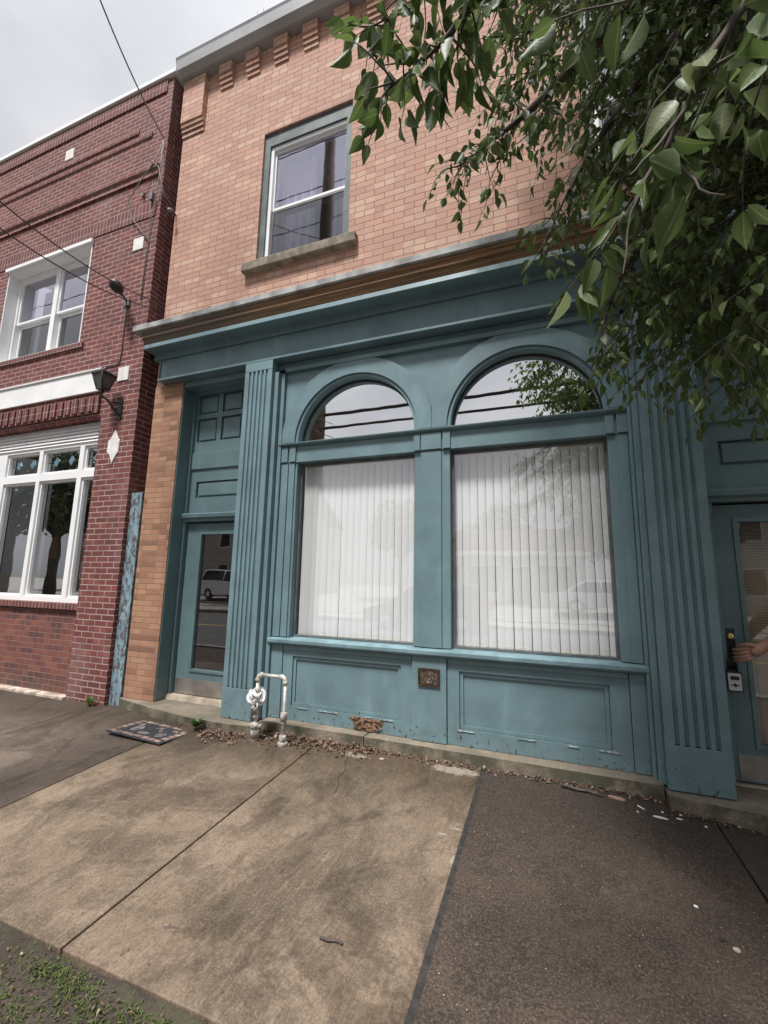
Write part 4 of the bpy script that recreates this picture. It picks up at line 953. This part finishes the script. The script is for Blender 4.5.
# ------------------------------------------------------------------ litter, grass and weeds
n = 1500; xs = np.concatenate([rng.uniform(-3.25,-1.35,int(n*.6)), rng.uniform(-1.4,1.5,n-int(n*.6))]); hw = np.abs(rng.normal(0,1,n))
yb = np.where(xs < -2.75, -.30, np.where(xs < .75, -.135, -.25)); spread = np.where(xs < -1.5, .11, .032)
ys = yb - .015 - hw*spread; zs = np.array([gz(a, b) for a, b in zip(xs, ys)]) + rng.uniform(.003,.022,n)*np.where(xs<-1.5,1.6,.7)
az = rng.uniform(0,2*PI,n); D = np.stack([np.cos(az), np.sin(az), rng.normal(0,.3,n)],1); Nn = np.stack([rng.normal(0,.5,n), rng.normal(0,.5,n), np.ones(n)],1)
kind(leaf_mesh('leaf_litter', np.stack([xs,ys,zs],1), D, Nn, rng.uniform(.010,.046,n)*np.where(xs<-1.5,1,.7), M['litter'], wscale=.8, fold=.5, curl=.5), 'stuff')
# grass: a ragged fringe on the pavement edge and patches in the verge
def grass_pts(n, cx, cy, sx, sy): return np.stack([rng.normal(cx,sx,n), rng.normal(cy,sy,n)],1)
GP = np.concatenate([np.stack([rng.uniform(-4.5,-.6,1500), -2.53-np.abs(rng.normal(0,.035,1500))],1)[rng.random(1500) < .5]] + [grass_pts(k, *a) for k, a in ((420,(-1.95,-2.55,.11,.03)),(260,(-1.40,-2.56,.11,.03)),(200,(-1.0,-2.56,.1,.03)),(260,(-1.75,-2.85,.16,.07)),(300,(-1.15,-2.85,.18,.08)),(420,(-2.05,-2.72,.12,.05)),(420,(-1.62,-2.62,.14,.04)),(380,(-1.85,-3.0,.15,.06)),(220,(-2.3,-2.75,.15,.1)),(200,(-.75,-2.62,.12,.04)),(240,(-1.5,-3.1,.3,.1)),(500,(-3,-3.,.6,.3)))])
GP = GP[(GP[:,1] < -2.475)]; GP = GP[rng.random(len(GP)) < .95]; n = len(GP); gzv = np.array([gz(a,b) for a,b in GP])-.012; az = rng.uniform(0,2*PI,n)
D = np.stack([np.cos(az)*.8, np.sin(az)*.8, rng.uniform(.3,1.,n)],1); Nn = np.stack([rng.normal(0,.4,n), rng.normal(0,.4,n), np.ones(n)],1)
kind(leaf_mesh('grass', np.stack([GP[:,0],GP[:,1],gzv],1), D, Nn, rng.uniform(.008,.024,n), M['grass'], wscale=.4, fold=.3, curl=.6), 'stuff')
n = 650; xs = rng.uniform(-2.6,-.5,n); ys = rng.uniform(-3.2,-2.53,n); az = rng.uniform(0,2*PI,n)
kind(leaf_mesh('leaf_litter', np.stack([xs,ys,np.array([gz(a,b) for a,b in zip(xs,ys)])+.004],1), np.stack([np.cos(az),np.sin(az),rng.normal(0,.25,n)],1), np.stack([rng.normal(0,.5,n),rng.normal(0,.5,n),np.ones(n)],1), rng.uniform(.006,.026,n), M['litter'], wscale=.6, fold=.5, curl=.5), 'stuff')
def weed(x, y, n, L, label, up=.35, z=None, ws=.5):
    z = gz(x,y) if z is None else z
    t = thing('weed', (x,y,z), label, 'weed')
    az = np.arange(n)*2.4+rng.uniform(0,.5,n); P_ = np.stack([x+rng.normal(0,.008,n), y+rng.normal(0,.008,n), np.full(n, z+.004)],1)
    D_ = np.stack([np.cos(az), np.sin(az), up*rng.uniform(.3,1.8,n)],1); N_ = np.stack([-.2*np.cos(az), -.2*np.sin(az), np.ones(n)],1)
    leaf_mesh('leaves', P_, D_, N_, rng.uniform(.6,1.1,n)*L, M['weedleaf'], t, wscale=ws, curl=.35)
    obj('stem', MB().tube([(x,y,z-.01),(x+.003,y,z+.02),(x+.006,y,z+.035)], .004, 5), M['weedleaf'], t)
weed(-1.93,-2.80,11,.055,'flat rosette weed with pointed leaves in the verge soil at the lower left')
weed(-1.42,-3.02,12,.050,'light green broadleaf weed at the very bottom left edge of the picture')
weed(-.72,-2.95,11,.07,'small round leaved weed in the verge at the bottom, right of the others', ws=.8)
weed(-2.02,-3.02,10,.06,'spiky green weed in the verge near the left picture edge', up=.9, ws=.4)
weed(-3.34,-.36,40,.10,'bushy little green weed growing at the edge of the left door step', up=1.3, z=gz(-3.3,-.34)+.03, ws=.7)
weed(-5.13,-.17,18,.12,'thin green weed growing at the foot of the red brick pier', up=1.8, ws=.4)
# scattered bits on the pavement
def flake(x, y, L, W, a, label, grp=None, m=None, name='paint_flake', h=.004):
    mb = MB(); z = gz(x,y); pts = []
    for k in range(7):
        t = 2*PI*k/7; u, v = L/2*math.cos(t)*R.uniform(.75,1.1), W/2*math.sin(t)*R.uniform(.7,1.15)
        pts.append((x+u*math.cos(a)-v*math.sin(a), y+u*math.sin(a)+v*math.cos(a)))
    mb.pxy(pts, z+.001, z+.001+h); tag(obj(name, mb, m or M['white'], None, bev=.001, base=(x,y,z)), label, name.replace('_',' '), grp)
flake(.66,-.40,.105,.024,-.15,'longest white paint flake on the dark pavement before the right pilaster','paint flakes below the right pilaster')
flake(.56,-.32,.07,.014,-.9,'narrow upright white paint flake left of the longest one','paint flakes below the right pilaster')
flake(.78,-.36,.045,.018,-.1,'short white paint flake just right of the longest one','paint flakes below the right pilaster')
for x, y in ((.53,-.39),(.69,-.32),(.80,-.30),(.92,-.38),(.64,-1.2)): flake(x,y,.022,.016,R.uniform(0,3),'tiny white paint chip on the dark aggregate pavement','tiny paint chips on the pavement')
for x, y, lab in ((.27,-2.0,'pale tan pebble on the dark pavement in the lower right'),(.73,-1.42,'grey pebble beside a dark chip on the right pavement')):
    tag(obj('pebble', MB().ball((x,y,gz(x,y)+.006), .014, 2, (1.2,.9,.6), .0015), plain('pebble_stone', (.36,.31,.25), .8), None, base=(x,y,gz(x,y))), lab, 'pebble')
flake(.69,-1.38,.035,.016,.5,'small dark brown chip on the right pavement',None,plain('dark_chip',(.03,.025,.02)),'bark_chip',.006)
flake(-1.37,-.30,.05,.03,.2,'pale crumpled scrap by the stone base near the middle of the pavement',None,plain('scrap',(.4,.34,.28)),'litter_scrap',.01)
def stick(pts, r, label): tag(obj('twig', MB().tube([(x,y,gz(x,y)+.008+dz) for x,y,dz in pts], r, 6), M['bark'], None, base=(pts[0][0],pts[0][1],gz(*pts[0][:2]))), label, 'twig')
stick(((-1.01,-2.03,.0),(-.97,-2.035,.004),(-.93,-2.02,.002),(-.90,-2.025,0)), .006, 'short dark twig lying on the middle tan slab')
stick(((.05,-.24,.01),(.16,-.27,.012),(.24,-.255,.006),(.33,-.28,0)), .010, 'brown broken twig lying among leaves below the right panel')
flake(.42,-.27,.12,.035,-.2,'curled piece of pale bark lying by the stone base below the right panel',None,plain('pale_bark',(.33,.22,.16)),'bark_piece',.012)
# crack in the tan slab
ck = MB(); cp = [(-1.66,-.36),(-1.62,-.50),(-1.58,-.58),(-1.585,-.70),(-1.53,-.80),(-1.50,-.92)]
for (xa_,ya_),(xb_,yb_) in zip(cp, cp[1:]): ck.face([(xa_-.003,ya_,gz(xa_,ya_)+.0015),(xa_+.004,ya_,gz(xa_,ya_)+.0015),(xb_+.004,yb_,gz(xb_,yb_)+.0015),(xb_-.003,yb_,gz(xb_,yb_)+.0015)])
kind(obj('pavement_crack', ck, plain('crack_dirt', (.035,.028,.022), .95)), 'structure')

# ------------------------------------------------------------------ person at the right door, one arm reaching into the picture
PR = thing('person', (2.12,-.30,gz(2.12,-.3)+.06), 'person at the right picture edge whose bare forearm reaches in to grip the door handle', 'person')
def skin(name, verts, edges, m, parent, sub=2, roots=(0,)):
    me = bpy.data.meshes.new(name); org = worldpos(parent)
    me.from_pydata([Vector(v[:3])-org for v in verts], edges, []); me.materials.append(m)
    o = bpy.data.objects.new(name, me); COL.objects.link(o); o.parent = parent
    md = o.modifiers.new('skin','SKIN'); md.use_smooth_shade = True
    for i, v in enumerate(verts):
        r = v[3]; sv = me.skin_vertices[0].data[i]; sv.radius = (r, v[4] if len(v) > 4 else r); sv.use_root = i in roots
    s_ = o.modifiers.new('sub','SUBSURF'); s_.levels = s_.render_levels = sub
    return o
gzp = gz(2.12,-.3)+.06
V = [(2.12,-.28,.98,.13,.10),(2.12,-.29,1.15,.12,.09),(2.12,-.28,1.32,.14,.10),(2.12,-.27,1.44,.10,.08),(2.12,-.255,1.53,.055),(2.12,-.24,1.62,.085,.09),(2.12,-.235,1.70,.085,.095),(2.12,-.245,1.77,.06,.07),
 # left shoulder, elbow, wrist, palm
 (1.95,-.24,1.45,.065),(1.83,-.15,1.38,.056),(1.725,-.07,1.305,.055),(1.64,-.025,1.225,.058),(1.555,.02,1.145,.047),(1.49,.045,1.080,.037,.037),(1.447,.056,1.045,.048,.048),(1.405,.066,1.020,.044,.044),
 # right arm hanging
 (2.29,-.27,1.42,.06),(2.34,-.28,1.15,.045),(2.33,-.22,.92,.030),(2.33,-.19,.84,.034),
 # legs
 (2.03,-.28,.88,.095),(2.02,-.28,.52,.065),(2.02,-.30,gzp+.09,.042),(2.01,-.18,gzp+.035,.038),(2.21,-.28,.88,.095),(2.22,-.29,.52,.065),(2.23,-.32,gzp+.09,.042),(2.23,-.20,gzp+.035,.038)]
E = [(0,1),(1,2),(2,3),(3,4),(4,5),(5,6),(6,7),(3,8),(8,9),(9,10),(10,11),(11,12),(12,13),(13,14),(14,15),(3,16),(16,17),(17,18),(18,19),(0,20),(20,21),(21,22),(22,23),(0,24),(24,25),(25,26),(26,27)]
roots = [0]
def chain(ps, rs):
    b = len(V); roots.append(b)
    for p, r in zip(ps, rs): V.append((*p, r))
    E.extend((b+k, b+k+1) for k in range(len(ps)-1))
# four fingers curl round the vertical grip at x = 1.334, y = .13; thumb on top
for k, (z, f) in enumerate(((1.060,.95),(1.032,1.04),(1.004,1.0),(.979,.86))):
    chain([(1.42,.058,1.026+(z-1.026)*.7),(1.388,.052,z),(1.350,.074,z-.018),(1.326,.106,z-.026),(1.332,.140,z-.022)], [.017,.0175*f,.0155*f,.0135*f,.0105*f])
chain([(1.455,.045,1.070),(1.425,.036,1.086),(1.392,.040,1.086),(1.362,.066,1.078),(1.345,.095,1.066)], [.019,.0175,.0155,.014,.011])
chain([(2.33,-.19,.85),(2.335,-.165,.80),(2.335,-.15,.77),(2.33,-.15,.74)], [.012,.010,.009,.008])
for q in range(3): chain([(2.33,-.19-.018*q,.83),(2.335,-.185-.02*q,.78),(2.333,-.178-.02*q,.75),(2.325,-.175-.018*q,.725)], [.011,.010,.009,.008])
chain([(2.325,-.17,.86),(2.30,-.15,.83),(2.29,-.145,.80)], [.012,.011,.009])
skin('body', V, E, M['skin'], PR, 2, roots)
skin('shirt', [(2.12,-.28,.96,.165,.125),(2.12,-.29,1.15,.15,.115),(2.12,-.28,1.32,.17,.125),(2.12,-.27,1.44,.115,.09),(1.95,-.24,1.425,.085),(1.84,-.155,1.345,.070),(2.29,-.27,1.42,.085),(2.33,-.275,1.22,.065)], [(0,1),(1,2),(2,3),(3,4),(4,5),(3,6),(6,7)], plain('grey_cloth', (.12,.13,.16), .9), PR)
skin('trousers', [(2.12,-.28,.98,.15,.115),(2.03,-.28,.88,.11),(2.02,-.28,.52,.08),(2.02,-.30,gzp+.10,.062),(2.21,-.28,.88,.11),(2.22,-.29,.52,.08),(2.23,-.32,gzp+.10,.062)], [(0,1),(1,2),(2,3),(0,4),(4,5),(5,6)], plain('denim', (.05,.065,.10), .9), PR)
for x, y in ((2.015,-.24),(2.23,-.26)): skin('shoe', [(x,y-.08,gzp+.045,.05,.045),(x,y,gzp+.045,.05,.042),(x-.003,y+.09,gzp+.035,.046,.034)], [(0,1),(1,2)], M['black'], PR)
hr = MB(); hr.ball((2.12,-.262,1.725), .108, 3, (.95,1.0,1.02), .002); obj('hair', hr, plain('brown_hair', (.04,.025,.016), .6), PR)
fc = MB(); fc.ball((2.12,-.135,1.645), .018, 2, (.8,1.2,1.1))
for s_ in (-1,1): fc.ball((2.12+s_*.088,-.235,1.66), .022, 2, (.4,.8,1.3))
obj('face_features', fc, M['skin'], PR)
ey = MB()
for s_ in (-1,1): ey.ball((2.12+s_*.033,-.152,1.675), .012, 2, (1.2,.7,.6))
obj('eyes', ey, plain('eye', (.5,.45,.42), .3), PR)
obj('mouth', MB().ball((2.12,-.148,1.605), .02, 2, (1.2,.5,.3)), plain('lip', (.35,.13,.11), .5), PR)

# ------------------------------------------------------------------ across the street (seen mirrored in the glass)
def car(loc, rz, col, label, suv=False, grp='cars parked across the street'):
    t = thing('parked_car', loc, label, 'car', grp, rz)
    H = 1.72 if suv else 1.46; Lh = 2.3; belt = 1.05 if suv else .92
    pm = plain('car_paint', col, .25, .04, Coat_Weight=.6)
    def local(name, mb, m, par=t, bev=0):
        o = obj(name, mb, m, None, bev); o.parent = par; return o
    def arch(cx): return [(cx-.37*math.cos(a*PI/8), .30+.37*math.sin(a*PI/8)) for a in range(9)]
    bot = [(-Lh,.32)] + arch(-1.42) + arch(1.35) + [(Lh-.05,.30)]
    top = [(Lh,.55),(Lh-.03,.72),(Lh-.35,.80),(1.15,belt),(-1.7,belt+.05),(-Lh+.05,belt+(.03 if suv else -.02)),(-Lh,.7)]
    local('body', MB().pxz(bot+top, -.88, .88), pm, bev=.06)
    r0 = -2.15 if suv else -1.75; r1 = -1.95 if suv else -.95
    gh = MB(); a = [(r0,-.80,belt+.02),(1.15,-.80,belt-.01),(.25,-.62,H-.06),(r1,-.62,H-.05)]; gh.prism(a, [(x,-y,z) for x,y,z in a]); local('windows', gh, plain('car_glass', (.02,.022,.025), .05), bev=.03)
    rf = MB(); a = [(r1-.03,-.62,H-.05),(.27,-.62,H-.06),(.15,-.58,H),(r1+.1,-.58,H)]; rf.prism(a, [(x,-y,z) for x,y,z in a]); local('roof', rf, pm, bev=.02)
    pi = MB()
    for s_ in (-1,1):
        for (xa,za),(xb,zb) in (((1.12,belt),(.27,H-.04)),((r0+.02,belt+.03),(r1,H-.03)),((-.35,belt+.02),(-.38,H-.04))): pi.tube([(xa,s_*.80,za),(xb,s_*.615,zb)], .035, 6)
    local('pillars', pi, pm)
    for cx in (-1.42,1.35):
        for s_ in (-1,1):
            wv = local('wheel', MB().lathe([(.2,-.1),(.31,-.1),(.33,-.06),(.33,.06),(.31,.1),(.2,.1)], (cx,s_*.80,.33), 'y', 20), M['black'])
            local('rim', MB().lathe([(.03,-.105),(.19,-.102),(.2,-.08),(.2,.08),(.19,.102),(.03,.105)], (cx,s_*.80,.33), 'y', 14), M['silver'], wv)
    for s_ in (-1,1):
        local('headlight', MB().box(Lh-.12,Lh-.02,s_*.6-.16,s_*.6+.16,.62,.75), M['silver'], bev=.02)
        local('tail_light', MB().box(-Lh-.01,-Lh+.1,s_*.70-.14,s_*.70+.14,.74,.92 if not suv else 1.1), plain('red_lens', (.5,.02,.015), .2), bev=.02)
car((2.6,-17.2,.16), 0, (.75,.75,.76), 'white saloon car across the street mirrored low in the right shop window')
car((-17.3,-16.8,.14), math.radians(8), (.75,.75,.76), 'white high roofed car across the street mirrored in the left door glass', True)
car((-4.2,-11.9,-.31), PI, (.05,.052,.058), 'dark car with red tail lights at the far kerb mirrored in the right shop window', True)
LBd = thing('low_building', (-3.,-23.5,.2), 'low flat roofed shop with tan fascia across the street mirrored in the shop windows', 'building')
obj('wall', MB().wall(-7.5,2.,.1,2.95,-22.5,-22.2,[(-6.6,-4.9,.9,2.4),(-4.2,-2.6,.9,2.4),(-1.9,-.9,.15,2.4),(-.3,1.4,.9,2.4)]), plain('render_wall', (.48,.46,.43), .9), LBd)
obj('side_wall', MB().box(-7.5,-7.2,-30,-22.502,.1,2.95).box(1.7,2.,-30,-22.502,.1,2.95).box(-7.2,1.7,-29.9,-29.7,.1,2.95), plain('render_side', (.45,.43,.40), .9), LBd)
obj('fascia', MB().box(-7.8,2.3,-30.2,-21.9,2.952,4.5), plain('tan_fascia', (.42,.30,.17), .8, .06), LBd)
obj('white_band', MB().box(-7.85,2.35,-21.88,-21.85,2.98,3.25), M['white'], LBd)
obj('window_glass', MB().box(-7.0,1.6,-22.45,-22.4,.15,2.5), plain('far_glass', (.05,.055,.06), .1), LBd)
def house(x, y, w, d, h, col, label):
    t = thing('house', (x,y,.1), label, 'house')
    ws = [(x-w/2+w*k/4-.5, x-w/2+w*k/4+.5, z, z+1.4) for k in (1,2,3) for z in (1.0,3.7)]
    obj('wall', MB().wall(x-w/2,x+w/2,.0,h,y-.25,y,ws), plain('siding', col, .8), t); obj('side_wall', MB().box(x-w/2,x-w/2+.2,y-d,y-.252,0,h).box(x+w/2-.2,x+w/2,y-d,y-.252,0,h).box(x-w/2+.2,x+w/2-.2,y-d,y-d+.2,0,h), plain('siding2', col, .8), t)
    obj('roof', MB().pyz([(y+.4,h+.003),(y-d/2,h+2.4),(y-d-.4,h+.003)], x-w/2-.3, x+w/2+.3), plain('shingle', (.09,.085,.085), .9), t)
    for a, b, c, e in ws:
        f = obj('window', MB().frame(a,b,c,e,y-.2,y-.02,.07), M['white'], t); obj('pane', MB().box(a+.07,b-.07,y-.12,y-.11,c+.07,e-.07), plain('pane_glass', (.05,.055,.06), .1), f)
house(-21,-22,8,8,5.8,(.42,.40,.36),'two storey pale house across the street mirrored in the left door glass')
house(-34,-21,9,8,5.8,(.30,.16,.12),'reddish two storey house far left across the street, only in reflections')
house(12,-22,9,8,5.6,(.45,.45,.45),'grey two storey house across the street right of the low shop')
def far_tree(x, y, h, r, label, n=2600, L=.26, trunk=.22, cz=None, rz_=None):
    t = thing('tree', (x,y,.0), label, 'tree'); cz = cz or h-r; rz_ = rz_ or r
    mb = MB(); mb.tube([(x,y,-.3),(x,y,cz*.5),(x+.1,y,cz)], [trunk,trunk*.8,trunk*.5], 10)
    cl = []
    for k in range(16):
        a, b = R.uniform(0,2*PI), R.uniform(-.5,1.); q = Vector((x+r*.62*math.cos(a)*math.cos(b), y+r*.62*math.sin(a)*math.cos(b), cz+rz_*.62*math.sin(b))); cl.append((q, r*R.uniform(.3,.5)))
        mb.tube([(x,y,cz*.55),((x+q.x)/2,(y+q.y)/2,(cz*.7+q.z)/2),tuple(q)], [trunk*.4,trunk*.25,.03], 6)
    obj('trunk', mb, M['bark'], t)
    ci = rng.integers(0,len(cl),n); d = rng.normal(0,1,(n,3)); d /= np.linalg.norm(d,axis=1,keepdims=True); rad = rng.uniform(.4,1.,n)**.5
    P_ = np.array([tuple(cl[i][0]) for i in ci]) + d*(rad*np.array([cl[i][1] for i in ci]))[:,None]
    leaf_mesh('crown', P_, rng.normal(0,1,(n,3))+np.array([0,0,-.6]), rng.normal(0,1,(n,3))+np.array([0,0,1.]), rng.uniform(.6,1.3,n)*L, M['farleaf'], t, wscale=1.1)
far_tree(-9.6,-25.,7.6,2.6,'round tree across the street mirrored in the left shop window')
far_tree(-3.5,-33,8.4,3.4,'broad tree behind the low shop mirrored in the right shop window')
far_tree(4.8,-31,8.0,3.0,'bushy tree behind the low shop, right of the broad one')
far_tree(-29.3,-14.2,10.5,4.3,'large dark street tree across the road mirrored in the red brick building window', 6500, .30, .34, 6.6, 3.6)
far_tree(-34.5,-14.4,10.5,4.2,'large spreading tree farther left along the far pavement', 6000, .30, .42, 6.6, 3.6)
far_tree(22,-24,9,4,'tall tree far right across the street', 2200, .34, .3)
